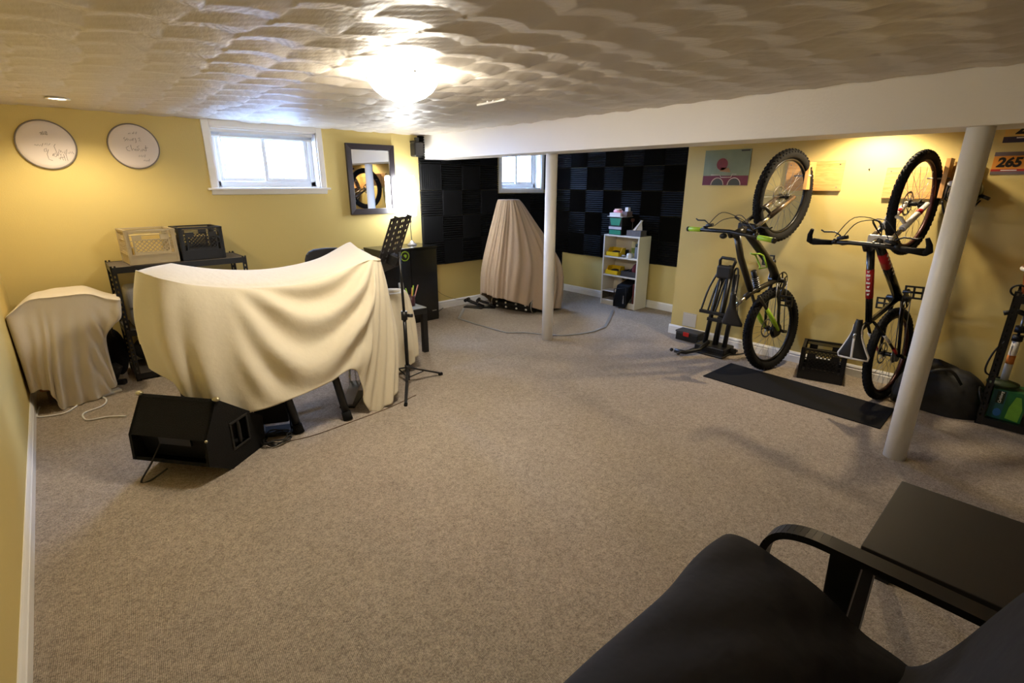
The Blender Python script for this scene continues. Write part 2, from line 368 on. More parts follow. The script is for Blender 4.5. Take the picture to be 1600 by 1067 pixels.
# ------------------------------------------------------------------ ceiling lights
t = thing('ceiling_lamp', 'glowing white glass dome lamp on the swirled ceiling', 'lamp', (1.5, 2.5, 1.98))
mb = MB(); mb.lathe([(0, .0), (.06, .006), (.11, .025), (.15, .055), (.175, .09), (.184, .122), (.185, .131)], (1.5, 2.5, 1.980), 40)
part(t, 'glass_dome', mb, mat('glowing_opal_glass', (255, 244, 225), .3, emit=(1.0, .90, .74), estr=62))
mb = MB(); mb.lathe([(0, HC), (.17, HC), (.17, HC-.012), (0, HC-.012)], (1.5, 2.5, 0), 40); part(t, 'base_ring', mb, M_WHITE)
for k in range(3):
    a = 2*PI*k/3+.3; c = (1.5+.185*math.cos(a), 2.5+.185*math.sin(a), HC-.025); mb = MB(); mb.ell(c, (.008, .008, .008), 8, 6); part(t, 'clip', mb, M_STEEL)
M_DOWN = mat('downlight_lens', (255, 240, 215), .4, emit=(1.0, .80, .52), estr=9)
for k, (x, y, e) in enumerate(((.2, 4.79, 34), (4.58, 1.15, 62))):
    t = thing('downlight', ('small round recessed downlight in the ceiling above the drum heads', 'small round recessed downlight in the ceiling above the bikes')[k], 'lamp', (x, y, HC-.02), group='recessed downlights')
    mb = MB(); mb.lathe([(.05, HC+.0), (.07, HC-.012), (.062, HC-.016), (.046, HC-.010)], (x, y, 0), 28); part(t, 'trim_ring', mb, M_WHITE)
    mb = MB(); mb.lathe([(0, HC-.0105), (.047, HC-.0105)], (x, y, 0), 28); part(t, 'lens', mb, M_DOWN)
    l = lamp('downlight_bulb', 'SPOT', (x, y, HC-.03), e, (1.0, .82, .55), .04); l.data.spot_size = 2.6; l.data.spot_blend = .6
t = thing('ceiling_batten', 'short thin white batten screwed to the swirled ceiling', 'batten', (2.4, 2.87, HC-.022))
mb = MB(); mb.bar((2.41, 3.03, HC-.014), (2.39, 2.71, HC-.014), .014, .012); part(t, 'strip', mb, M_WHITE)
for y in (2.9, 2.84):
    mb = MB(); mb.ell((2.37, y-.03, HC-.01), (.008, .008, .006), 8, 6); part(t, 'screw', mb, M_WHITE)
# ------------------------------------------------------------------ acoustic foam, tile by tile
def foam_mesh(w, h, vertical, nr):
    """wedge foam tile: local x across, y up, z out of the wall; ridges run along y if vertical"""
    mb = MB(); L = w if vertical else h; o = h if vertical else w; q = []
    for k in range(nr): q += [(L*k/nr+.001, .012), (L*(k+.5)/nr, .042)]
    q += [(L-.001, .012)]; poly = [(0.001, 0)]+q+[(L-.001, 0)]
    if vertical: mb.prism([(u, .001, z) for u, z in poly], (0, o-.002, 0))
    else: mb.prism([(.001, u, z) for u, z in poly], (o-.002, 0, 0))
    me = mb.mesh('foam_tile'); fix_normals(me); me.materials.append(M_FOAM); return me
_fm = {}
def tile(root, origin, ux, w, h, vert):
    k = (round(w, 3), round(h, 3), vert)
    if k not in _fm: _fm[k] = foam_mesh(w, h, vert, max(3, round(11*(w if vert else h)/.305)))
    uz = Vector(ux).cross(Vector((0, 0, 1)))
    shared(root, 'foam_tile', _fm[k], frame(origin, ux, (0, 0, 1), uz))
ft = .305; ZT = 2.11; X0F = 3.375
fa = thing('acoustic_foam', 'charcoal wedge foam tiles around the smaller window on the yellow wall', 'foam panel', (4.5, YA, .58), group='acoustic foam coverings')
edges = [X0F+ft*k for k in range(4)]+[4.595]
for r in range(5):
    for c in range(4): tile(fa, (X0F+ft*c, YA-.001, ZT-ft*(r+1)), (1, 0, 0), ft, ft, (r+c) % 2 == 1)
for c in range(4):
    w_ = ft if c < 3 else XB-.045-(4.595+3*ft)
    for r in (2, 3, 4):
        top = min(ZT-ft*r, 1.455); tile(fa, (4.595+ft*c, YA-.001, ZT-ft*(r+1)), (1, 0, 0), w_, top-(ZT-ft*(r+1)), (r+c) % 2 == 1)
for r in (0, 1): tile(fa, (5.5, YA-.001, ZT-ft*(r+1)), (1, 0, 0), .21, ft, (r) % 2 == 0)
fb = thing('acoustic_foam', 'charcoal wedge foam tiles behind the white bookcase', 'foam panel', (XB, 4.3, .58), group='acoustic foam coverings')
for r in range(5):
    for c in range(7): tile(fb, (XB-.001, YA-.02-ft*c, ZT-ft*(r+1)), (0, -1, 0), ft, ft, (r+c) % 2 == 1)
tile(fb, (XB-.001, YA-.03, .33), (0, -1, 0), .16, .255, True)

# ------------------------------------------------------------------ signed drum heads
M_SKIN = mat('coated_drum_skin', (216, 205, 200), .55, var=.03); M_INK = mat('ink', (52, 44, 50), .7)
def drum_head(cx, cz, lab, strokes):
    t = thing('drumhead', lab, 'drumhead', (cx, YA, cz-.18)); M = frame((cx, YA, cz), (1, 0, 0), (0, 0, 1), (0, -1, 0))
    mb = MB(M); mb.lathe([(0, .021), (.14, .021), (.163, .019), (.17, .014)], (0, 0, 0), 48); part(t, 'skin', mb, M_SKIN)
    mb = MB(M); mb.torus((0, 0, .010), .172, .006, 48, 8, rz=.009); part(t, 'hoop', mb, mat('grey_hoop', (120, 112, 106), .5))
    mb = MB(M)
    for s in strokes: mb.tube([(x*.17, y*.17, .0215) for x, y in s], .0011, 4, flat=((0, 0, 1), 1))
    part(t, 'handwriting', mb, M_INK)
def scrib(x, y, w, h, n, seed):
    r = random.Random(seed); return [(x+w*i/n+r.uniform(-.02, .02), y+h*(r.uniform(.3, 1) if i % 2 else r.uniform(-.4, .1))) for i in range(n+1)]
drum_head(.095, 1.845, 'white drum head with a long sprawling signature across its lower half', [
    scrib(-.12, .47, .25, .12, 8, 1), scrib(-.1, .42, .22, .08, 7, 9), scrib(-.42, -.05, .3, .1, 7, 2), scrib(-.05, .0, .16, .09, 5, 3),
    [(-.12, -.2), (-.04, -.14), (-.06, -.28), (-.13, -.3), (-.12, -.2)], [(.02, -.2), (-.06, -.4), (-.04, -.62), (.08, -.66)],
    [(.3, .04), (.24, -.05), (.27, -.25), (.3, -.4), (.22, -.5), (.12, -.45), (.18, -.36)], scrib(.12, -.42, .3, .12, 9, 4), scrib(.34, -.32, .32, .16, 9, 5), [(.34, -.62), (.4, -.4), (.45, -.64)], [(.3, -.56), (.52, -.5)],
    [(.5, -.38), (.52, -.66)], [(.58, -.36), (.6, -.66)], scrib(.66, -.34, .2, .1, 6, 6)])
drum_head(.64, 1.86, 'white drum head with several short lines of handwriting stacked on it', [
    scrib(-.14, .56, .1, .06, 3, 11), scrib(.02, .58, .2, .1, 7, 12), [(-.3, .4), (-.36, .34), (-.28, .28), (-.34, .22)], scrib(-.26, .28, .3, .1, 9, 13), [(.1, .38), (.12, .24), (.08, .16)], [(.3, .4), (.22, .38), (.3, .33), (.22, .26), (.32, .26)],
    [(-.22, .0), (-.34, -.08), (-.3, -.2), (-.2, -.22)], [(-.14, .06), (-.12, -.2), (-.06, -.1), (.02, -.2)], scrib(0, -.18, .1, .08, 3, 14), [(.2, .04), (.1, -.02), (.18, -.12), (.1, -.2)], scrib(.2, -.18, .2, .1, 6, 15), [(.46, .06), (.44, -.2)], [(.4, -.06), (.54, -.04)],
    scrib(.1, -.46, .26, .1, 7, 16), scrib(.26, -.66, .24, .1, 7, 17)])

# ------------------------------------------------------------------ mirror
t = thing('mirror', 'rectangular mirror in a wide dark wooden frame', 'mirror', (2.76, YA, 1.245))
x0, x1, z0, z1 = 2.474, 3.044, 1.245, 1.986; f = .062; y = YA-.03
M_FRAME = mat('dark_espresso_frame', (40, 34, 38), .3, var=.1)
for pts in (((x0, z0), (x1, z0), (x1-f, z0+f), (x0+f, z0+f)), ((x1, z0), (x1, z1), (x1-f, z1-f), (x1-f, z0+f)), ((x1, z1), (x0, z1), (x0+f, z1-f), (x1-f, z1-f)), ((x0, z1), (x0, z0), (x0+f, z0+f), (x0+f, z1-f))):
    mb = MB(); (ax, az), (bx, bz), (cx, cz), (dx, dz) = pts
    mb.add([(ax, YA-.001, az), (bx, YA-.001, bz), (cx, YA-.001, cz), (dx, YA-.001, dz), (ax, y-.005, az), (bx, y-.005, bz), (cx, y+.006, cz), (dx, y+.006, dz)], [(0,1,2,3),(4,5,6,7),(0,1,5,4),(1,2,6,5),(2,3,7,6),(3,0,4,7)])
    part(t, 'frame_rail', mb, M_FRAME, bevel=.002)
mb = MB(); mb.bb(x0+f-.004, x1-f+.004, YA-.014, YA-.010, z0+f-.004, z1-f+.004); part(t, 'mirror_glass', mb, mat('mirror_silver', (235, 235, 232), .015, 1.0, var=0))

# small satellite speaker in the corner between wall and beam
t = thing('satellite_speaker', 'small black satellite speaker hung beside the end of the beam', 'speaker', (3.29, 5.28, 1.87))
mb = MB(); mb.bb(3.235, 3.355, 5.22, 5.335, 1.872, 2.03); part(t, 'body', mb, M_BLACK, bevel=.02, seg=3)
mb = MB(); mb.bb(3.245, 3.345, 5.212, 5.222, 1.885, 2.018); part(t, 'grille', mb, M_DGREY, bevel=.004)
mb = MB(); mb.bb(3.275, 3.325, 5.27, YA, 2.03, 2.05); mb.bb(3.28, 3.32, 5.26, 5.30, 2.025, 2.08); part(t, 'bracket', mb, M_BLACK)

# ------------------------------------------------------------------ milk crates
def crate(name, label, loc, rz, W, D, H, m, cat='crate', handle=True):
    t = thing(name, label, cat, loc, rz=rz); th = .012
    def wall(Mw, w, nm):
        mb = MB(Mw)  # local x along, z up, y thickness
        def s(x0, x1, z0, z1, k=1): mb.bb(x0, x1, -th*k/2, th*k/2, z0, z1)
        s(-w/2, w/2, 0, H*.26); s(-w/2, w/2, H*.26, H*.30, 1.6); s(-w/2, -w/2+.03, H*.26, H); s(w/2-.03, w/2, H*.26, H)
        s(-w/2, w/2, H*.955, H, 1.8)
        a0, a1 = -w/2+.06, w/2-.06; b0, b1 = H*.36, H*.80
        s(a0-.012, a0, H*.3, H*.86); s(a1, a1+.012, H*.3, H*.86); s(a0, a1, b0-.02, b0)
        for z in (.84, .88, .92): s(-w/2, w/2, H*z, H*z+.005, .9)
        for z in (.5, .68): s(-w/2, a0, H*z, H*z+.006); s(a1, w/2, H*z, H*z+.006)
        hz = H*.72 if handle else H*.84   # grip hole above the lattice
        if handle: s(a0, a0+.05, hz, H*.84); s(a1-.05, a1, hz, H*.84); s(a0, a1, hz-.006, hz)
        n = 7; dx = (a1-a0)/n; h = hz-b0
        for k in range(-3, n+1):
            for sg in (1, -1):
                xs = a0+k*dx if sg > 0 else a1-k*dx; u0, u1 = xs, xs+sg*h; z0_, z1_ = b0, hz
                lo, hi = a0, a1
                def zat(u): return b0+(u-xs)*sg
                ua, ub = (max(min(u0, u1), lo), min(max(u0, u1), hi))
                if ub-ua < .01: continue
                mb.bar((ua, 0, zat(ua)), (ub, 0, zat(ub)), .006, .005, up=(0, 1, 0))
        part(t, nm, mb, m, local=True)
    for Mw, w in ((Matrix.Translation((0, -D/2+th, 0)), W), (Matrix.Translation((0, D/2-th, 0)), W), (Matrix.Translation((-W/2+th, 0, 0)) @ Matrix.Rotation(PI/2, 4, 'Z'), D), (Matrix.Translation((W/2-th, 0, 0)) @ Matrix.Rotation(PI/2, 4, 'Z'), D)):
        wall(Mw, w, 'side_panel')
    mb = MB(); mb.bb(-W/2+th, W/2-th, -D/2+th, D/2-th, 0, .01); part(t, 'base', mb, m, local=True)
    return t
M_BEIGE = mat('beige_crate_plastic', (178, 162, 128), .45, var=.06); M_BCR = mat('black_crate_plastic', (13, 12, 15), .45, var=.15)

# ------------------------------------------------------------------ black slotted-steel rack against the back wall
def angle_post(mb, x, y, z0, z1, sx, sy, front, w=.036, t=.003):
    """steel angle; the flange facing the room is punched with real slots"""
    def flange(ax, u0, u1, za, zb):
        if ax == 'y': mb.bb(*sorted((x+sx*u0, x+sx*u1)), *sorted((y, y+sy*t)), za, zb)
        else: mb.bb(*sorted((x, x+sx*t)), *sorted((y+sy*u0, y+sy*u1)), za, zb)
    for ax in ('x', 'y'):
        if ax != front: flange(ax, 0, w, z0, z1); continue
        flange(ax, 0, .013, z0, z1); flange(ax, .023, w, z0, z1); z = z0
        while z < z1:
            flange(ax, .013, .023, z, min(z+.022, z1)); z += .04
def steel_rack(label, x0, x1, y0, y1, zs, ztop, front, dk):
    t = thing('steel_rack', label, 'shelf', ((x0+x1)/2, (y0+y1)/2, 0))
    for x, sx in ((x0, 1), (x1, -1)):
        for y, sy in ((y0, 1), (y1, -1)):
            mb = MB(); angle_post(mb, x, y, 0, ztop, sx, sy, front); part(t, 'post', mb, M_BLACKM)
    for z in zs:
        mb = MB(); mb.bb(x0+.004, x1-.004, y0+.004, y1-.004, z-.012, z); sh = part(t, 'shelf_board', mb, dk)
        mb = MB()
        for yy in (y0+.002, y1-.006): mb.bb(x0, x1, yy, yy+.004, z-.045, z+.003)
        for xx in (x0+.002, x1-.006): mb.bb(xx, xx+.004, y0, y1, z-.045, z+.003)
        part(sh, 'edge_beam', mb, M_BLACKM)
    return t
M_DECK = mat('grey_brown_shelf_board', (92, 84, 78), .7, var=.15, stretch=(2, 14, 2))
steel_rack('black slotted steel rack with two milk crates on its top shelf', .27, 1.24, 4.92, 5.35, (.06, .43, .94), .955, 'y', M_DECK)
crate('milk_crate', 'beige milk crate on top of the steel rack', (.565, 5.13, .945), .06, .345, .34, .27, M_BEIGE)
crate('milk_crate', 'black milk crate on top of the steel rack beside the beige one', (.925, 5.14, .945), .05, .33, .33, .27, M_BCR)
# papers standing in the beige crate
mb = MB(); mb.bb(.45, .66, 5.1, 5.16, .956, 1.17); solo('paper_bundle', 'cream paper bundle standing inside the beige crate', 'paper', mb, mat('cream_paper', (230, 205, 130), .8), bevel=.006)
# hard cases and bags on the rack
t = thing('storage_case', 'grey moulded plastic case on the middle shelf of the rack', 'case', (.56, 5.13, .43))
mb = MB(); mb.bb(.33, .80, 4.98, 5.3, .432, .76); part(t, 'body', mb, M_GREY, bevel=.045, seg=4)
mb = MB(); mb.bb(.34, .79, 4.972, 4.985, .59, .605); part(t, 'seam', mb, M_DGREY)
mb = MB(); mb.tube([(.50, 4.98, .66), (.50, 4.955, .66), (.63, 4.955, .66), (.63, 4.98, .66)], .010, 8); part(t, 'handle', mb, M_DGREY)
t = thing('gear_bag', 'soft black gear bag on the bottom shelf of the rack', 'bag', (.62, 5.13, .06))
mb = MB(); mb.ell((.62, 5.13, .215), (.32, .17, .155), 24, 14); part(t, 'body', mb, mat('black_nylon', (26, 25, 26), .75, var=.2, bump=.4, bscale=18))
mb = MB(); mb.tube([(.42, 4.985, .25), (.5, 4.965, .33), (.62, 4.95, .36), (.74, 4.965, .33), (.82, 4.985, .25)], .012, 8, flat=((0, 1, 0), .4)); part(t, 'strap', mb, M_BLACK)
t = thing('gear_bag', 'small black bag squeezed between the rack post and the draped stand', 'bag', (.2, 5.2, 0))
mb = MB(); mb.ell((.20, 5.22, .2), (.075, .12, .2), 18, 12); part(t, 'body', mb, M_RUBBER)
mb = MB(); mb.tube([(.2, 5.12, .36), (.2, 5.13, .44), (.2, 5.25, .44), (.2, 5.27, .36)], .008, 6); part(t, 'strap', mb, M_BLACK)

# ------------------------------------------------------------------ cloth surfaces
def cat_rom(P, n):
    P = np.asarray(P, float); m = len(P); out = []
    for u in np.linspace(0, m-1, n):
        i = min(int(u), m-2); t = u-i
        p0 = P[max(i-1, 0)]; p1 = P[i]; p2 = P[i+1]; p3 = P[min(i+2, m-1)]
        out.append(.5*((2*p1)+(-p0+p2)*t+(2*p0-5*p1+4*p2-p3)*t*t+(-p0+3*p1-3*p2+p3)*t**3))
    return np.array(out)
def patch(net, nu, nv):
    """net[columns][rows] of points -> smooth (nu, nv, 3) array"""
    cols = np.array([cat_rom(c, nv) for c in net]); return np.stack([cat_rom(cols[:, j], nu) for j in range(nv)], 1)
def normals(A):
    du = np.gradient(A, axis=0); dv = np.gradient(A, axis=1); n = np.cross(du, dv); return n/(np.linalg.norm(n, axis=2, keepdims=True)+1e-9)
def cloth_mat(name, rgb):
    m = mat(name, rgb, .9, var=.05, vscale=5, spec=.15, bump=.22, bscale=26, sheen=.2); return m
M_CREAM = cloth_mat('cream_cotton_sheet', (222, 211, 186)); M_OFFW = cloth_mat('off_white_sheet', (214, 203, 184)); M_TAN = cloth_mat('tan_sheet', (186, 166, 146))

# big sheet over the electronic drum rack
net = [  # ridge, shoulder, upper mid, lower mid, hem
 [(.62, 4.10, 1.02), (.42, 4.10, 1.00), (.37, 4.08, .90), (.35, 4.05, .80), (.34, 4.02, .70)],
 [(.52, 3.80, 1.08), (.33, 3.75, 1.06), (.29, 3.74, .92), (.275, 3.72, .78), (.27, 3.70, .62)],
 [(.50, 3.62, 1.105), (.315, 3.50, 1.085), (.275, 3.46, .92), (.26, 3.44, .74), (.28, 3.42, .52)],
 [(.56, 3.58, 1.09), (.40, 3.28, 1.06), (.37, 3.24, .90), (.36, 3.22, .68), (.40, 3.20, .40)],
 [(.72, 3.60, 1.05), (.56, 3.26, 1.01), (.53, 3.20, .84), (.50, 3.15, .58), (.52, 3.12, .26)],
 [(.95, 3.64, 1.015), (.80, 3.26, .965), (.76, 3.18, .80), (.72, 3.10, .56), (.72, 3.04, .27)],
 [(1.18, 3.66, 1.015), (1.05, 3.25, .955), (1.01, 3.18, .78), (.97, 3.08, .56), (.93, 3.02, .30)],
 [(1.42, 3.68, 1.05), (1.32, 3.22, 1.00), (1.26, 3.16, .80), (1.20, 3.08, .60), (1.15, 3.04, .33)],
 [(1.655, 3.70, 1.140), (1.54, 3.18, 1.062), (1.49, 3.12, .84), (1.42, 3.08, .62), (1.34, 3.06, .36)],
 [(1.668, 3.66, 1.125), (1.61, 3.16, 1.062), (1.585, 3.13, .80), (1.53, 3.12, .42), (1.43, 3.10, .012)],
 [(1.675, 3.60, 1.11), (1.655, 3.20, 1.06), (1.70, 3.20, .80), (1.70, 3.16, .45), (1.63, 3.10, .05)],
 [(1.69, 3.66, 1.11), (1.70, 3.42, 1.06), (1.76, 3.42, .80), (1.80, 3.36, .52), (1.76, 3.28, .22)],
 [(1.72, 3.92, 1.08), (1.76, 3.80, 1.05), (1.80, 3.80, .85), (1.83, 3.78, .66), (1.84, 3.74, .50)]]
NU, NV = 150, 100
def crisp(c, k):
    r, sh, um, lm, he = [np.array(q, float) for q in c]
    return [r, r*.45+sh*.55+np.array((0, 0, .004)), sh*k+r*(1-k), sh*k+um*(1-k), um, lm, he]
cnet = [crisp(c, (.9, .93, .96, .95, .9, .86, .86, .88, .95, .97, .97, .95, .9)[i]) for i, c in enumerate(net)]
A = patch(cnet, NU, NV); Nn = normals(A); U, V = np.meshgrid(np.linspace(0, 1, NU), np.linspace(0, 1, NV), indexing='ij')
# swagging folds: arcs hanging between the two high corners, strongest in the middle of the front
s = (U-.385)/(.735-.385); mid = np.clip(1-(2*s-1)**2, 0, 1)
g = V-.40*mid
amp = .036*np.clip(mid*1.3, 0, 1)*np.clip((V-.42)/.2, 0, 1)*np.clip((1.0-V)/.12, 0, 1)
disp = amp*np.sin(2*PI*(g*4.6+.30))
# vertical pleats at the two ends
pl = 1.1*np.exp(-((U-.79)/.09)**2)+.5*np.exp(-((U-.08)/.08)**2)
disp += .020*pl*np.clip((V-.48)/.35, 0, 1)*np.sin(2*PI*(U*26+.35*V*np.sign(U-.5)+.1))
disp += .026*np.exp(-((U-.27)/.12)**2)*np.clip((V-.45)/.45, 0, 1)*np.sin(2*PI*(U*11-.12*V+.2))
disp += .006*np.sin(U*40+V*9)*np.clip(V-.2, 0, 1)*np.sin(V*7+U*11)
A = A+Nn*disp[..., None]
mbk = MB(); mbk.grid(A)
# the far half of the top, sloping down behind the kit
back = patch([[tuple(net[k][0]), tuple(np.array(net[k][0])+np.array((0.01, .22, -.09))), tuple(np.array(net[k][0])+np.array((.01, .34, -.32)))] for k in range(len(net))], NU, 16)
mbk.grid(back)
solo('dust_sheet', 'large cream dust sheet draped over the electronic drum rack', 'sheet', mbk, M_CREAM, solid=.003)

def drape(c, ang, rows, hem, n=150, m=60, pleats=17, pamp=.03, seed=1, sq=2.0, sharp=False, slant=0., quiet=None):
    """loft of closed sections; rows = (z, left, right, front, back) extents along the axes turned by ang"""
    rng = np.random.RandomState(seed); R = np.array(rows, float); R = cat_rom(rows, m) if not sharp else np.stack([np.interp(np.linspace(0, len(rows)-1, m), range(len(rows)), R[:, q]) for q in range(5)], 1); th = np.linspace(0, 2*PI, n, endpoint=False)
    ph = rng.uniform(0, 6, 4); fold = lambda a: .75*np.sin(a*pleats+2.4*np.sin(a*2+ph[0])+1.3*np.sin(a*5+ph[3])+ph[1])+.45*np.sin(a*(pleats*2-3)+2*np.sin(a*3+ph[2]))+.4*np.sin(a*(pleats//2)+ph[2]); qt = 1 if quiet is None else np.array([quiet(a) for a in th])
    hemz = np.array([hem(t) for t in th]); A = np.zeros((n, m, 3)); ztop, zb = R[0, 0], R[-1, 0]
    for j in range(m):
        z, l, r, f, b = R[j]; k = j/(m-1)
        cs, sn = np.cos(th), np.sin(th); q = (np.abs(cs)**sq+np.abs(sn)**sq)**(-1/sq)
        u = cs*q*np.where(cs > 0, r, l); v = sn*q*np.where(sn > 0, b, f)
        rad = 1+fold(th+slant*k)*qt*pamp*min(1, .25+k*1.4)
        zz = ztop+(z-ztop)*((ztop-hemz)/(ztop-zb)) if True else z
        A[:, j, 0] = c[0]+(u*math.cos(ang)-v*math.sin(ang))*rad; A[:, j, 1] = c[1]+(u*math.sin(ang)+v*math.cos(ang))*rad; A[:, j, 2] = zz
    return A
def top_cap(mb, A, dz=0):
    n = A.shape[0]; b = len(mb.v); ring = A[:, 0]; c = ring.mean(0)+np.array((0, 0, dz))
    mb.add([tuple(q) for q in ring]+[tuple(c)], [(i, (i+1) % n, n) for i in range(n)], True)

# tan sheet over the acoustic drum kit in the corner
va = math.atan2(-4.35, 4.75)   # section axis square to the view of that corner
rows = [(1.392, .12, .12, .09, .09), (1.385, .135, .135, .11, .11), (1.32, .155, .19, .14, .13), (1.12, .20, .33, .20, .15), (.92, .245, .47, .26, .18), (.62, .31, .65, .33, .22), (.36, .35, .69, .37, .25), (.05, .36, .67, .38, .27)]
A = drape((4.29, 4.80), va, rows, lambda t: .02+.21*max(0, -math.cos(t-.75))**.8+.02*math.sin(3*t)**2, pleats=21, pamp=.05, seed=4, n=300, m=80, slant=.35, quiet=lambda t: .35+.65*(.5+.5*math.cos(t+.9)))
mb = MB(); mb.grid(A, wrap=True); top_cap(mb, A, .004); solo('dust_sheet', 'tan dust sheet over the tall drum kit in the foam-lined corner', 'sheet', mb, M_TAN, solid=.003)

# off-white sheet over the amplifier stand beside the left wall
lnet = [
 [(-.34, 5.16, .66), (-.352, 5.05, .66), (-.352, 5.05, .64), (-.352, 5.05, .45), (-.352, 5.05, .33), (-.350, 5.05, .2)],
 [(-.32, 5.16, .68), (-.350, 4.73, .70), (-.352, 4.71, .675), (-.348, 4.70, .5), (-.346, 4.69, .34), (-.345, 4.68, .16)],
 [(-.22, 5.14, .77), (-.235, 4.76, .79), (-.255, 4.73, .74), (-.265, 4.69, .5), (-.285, 4.67, .33), (-.28, 4.66, .17)],
 [(-.14, 5.13, .79), (-.175, 4.76, .80), (-.18, 4.735, .765), (-.20, 4.69, .50), (-.225, 4.65, .30), (-.235, 4.635, .13)],
 [(-.08, 5.13, .80), (-.12, 4.755, .80), (-.125, 4.735, .765), (-.15, 4.69, .50), (-.185, 4.645, .25), (-.205, 4.62, .005)],
 [(-.02, 5.13, .80), (-.03, 4.755, .80), (-.03, 4.735, .765), (-.06, 4.70, .50), (-.09, 4.67, .25), (-.10, 4.65, .005)],
 [(.06, 5.13, .80), (.05, 4.76, .80), (.055, 4.74, .765), (.035, 4.71, .50), (.01, 4.69, .25), (.01, 4.68, .008)],
 [(.11, 5.13, .79), (.115, 4.77, .79), (.12, 4.75, .755), (.10, 4.73, .55), (.075, 4.72, .28), (.08, 4.72, .03)],
 [(.20, 5.13, .735), (.20, 4.78, .75), (.205, 4.76, .70), (.165, 4.75, .565), (.11, 4.75, .40), (.115, 4.75, .05)],
 [(.25, 5.13, .71), (.272, 4.78, .725), (.275, 4.765, .70), (.25, 4.765, .575), (.14, 4.79, .44), (.135, 4.80, .05)],
 [(.25, 5.15, .70), (.272, 5.10, .71), (.275, 5.10, .69), (.25, 5.10, .57), (.15, 5.10, .44), (.14, 5.10, .06)]]
NU, NV = 130, 80
A = patch(lnet, NU, NV); Nn = normals(A); U, V = np.meshgrid(np.linspace(0, 1, NU), np.linspace(0, 1, NV), indexing='ij')
dn = np.clip((V-.42)/.4, 0, 1)
dp = .021*dn*np.sin(2*PI*(U*11+.35*V))*np.exp(-((U-.38)/.2)**2)
dp += .014*np.clip((V-.45)/.2, 0, 1)*np.sin(2*PI*(V*5-U*9))*np.exp(-((U-.75)/.12)**2)
A = A+Nn*dp[..., None]; A[..., 0] = np.maximum(A[..., 0], XL+.006); A[..., 2] = np.maximum(A[..., 2], .004)
mb = MB(); mb.grid(A); solo('dust_sheet', 'off-white dust sheet over the stand against the left wall', 'sheet', mb, M_OFFW, solid=.003)
t = thing('amplifier', 'brown and black amplifier foot peeping from under the off-white sheet', 'amplifier', (0, 4.95, 0))
mb = MB(); mb.bb(-.27, -.02, 4.80, 5.08, .03, .6); part(t, 'cabinet', mb, mat('brown_cabinet', (96, 72, 50), .6), bevel=.01)
mb = MB(); mb.bar((.1, 5.0, 0.0), (.17, 4.93, .17), .05, .07); mb.bar((.08, 5.0, .02), (.2, 4.92, .02), .05, .04); part(t, 'foot', mb, M_BLACK, bevel=.008)
mb = MB(); mb.bb(-.30, -.24, 4.74, 4.80, .12, .2); part(t, 'knob_box', mb, mat('copper_box', (140, 90, 62), .5), bevel=.012)

# light sheet over the stool behind the music stand
rows = [(.70, .10, .10, .10, .10), (.69, .14, .14, .13, .13), (.62, .165, .165, .15, .15), (.45, .18, .19, .17, .16), (.25, .185, .21, .19, .17), (.03, .19, .215, .2, .18)]
A = drape((2.02, 3.80), -.5, rows, lambda t: .02+.14*max(0, math.cos(t))**2, pleats=9, pamp=.07, seed=12, n=130, m=40, sq=3)
mb = MB(); mb.grid(A, wrap=True); top_cap(mb, A, .02); solo('dust_sheet', 'pale cream sheet over a low stool behind the music stand', 'sheet', mb, M_CREAM, solid=.003)
# ------------------------------------------------------------------ electronic drum rack under the cream sheet
t = thing('drum_rack', 'black tube drum rack whose legs show below the cream sheet', 'drum rack', (1.1, 3.5, 0))
for (x, y), (tx, ty, tz) in (((.945, 3.13), (.88, 3.30, .62)), ((1.27, 3.10), (1.22, 3.30, .62))):
    mb = MB(); mb.cyl((x, y, .0), (tx, ty, tz), .026, n=14); lg = part(t, 'leg', mb, M_BLACKM)
    mb = MB(); d = (Vector((tx, ty, tz))-Vector((x, y, 0))).normalized(); mb.cyl((x, y, 0), Vector((x, y, 0))+d*.06, .034, .031, n=14); part(lg, 'rubber_foot', mb, M_RUBBER)
for (x, y, zt) in ((.42, 3.62, 1.05), (1.66, 3.66, 1.08)):
    mb = MB(); mb.cyl((x, y, 0), (x, y, zt), .02, n=12); lg = part(t, 'leg', mb, M_BLACKM)
    mb = MB(); mb.cyl((x, y, 0), (x, y, .05), .028, n=12); part(lg, 'rubber_foot', mb, M_RUBBER)
for a, b in (((.42, 3.62, .62), (.88, 3.30, .62)), ((.88, 3.30, .62), (1.22, 3.30, .62)), ((1.22, 3.30, .62), (1.66, 3.66, .62)), ((.42, 3.62, .2), (1.3, 3.7, .24)), ((.55, 3.53, .62), (.50, 3.54, 1.00)), ((1.44, 3.47, .62), (1.58, 3.46, 1.00))):
    mb = MB(); mb.cyl(a, b, .017, n=12); part(t, 'cross_bar', mb, M_BLACKM)
for x, y, z in ((.44, 3.64, 1.05), (1.66, 3.68, 1.085), (1.12, 3.5, .86)):
    mb = MB(); mb.cyl((x, y, z-.03), (x, y, z), .10, n=24); part(t, 'pad', mb, M_RUBBER)
mb = MB(); mb.cyl((.95, 3.75, .22), (1.32, 3.42, .235), .012, n=10); part(t, 'cross_bar', mb, M_BLACKM)

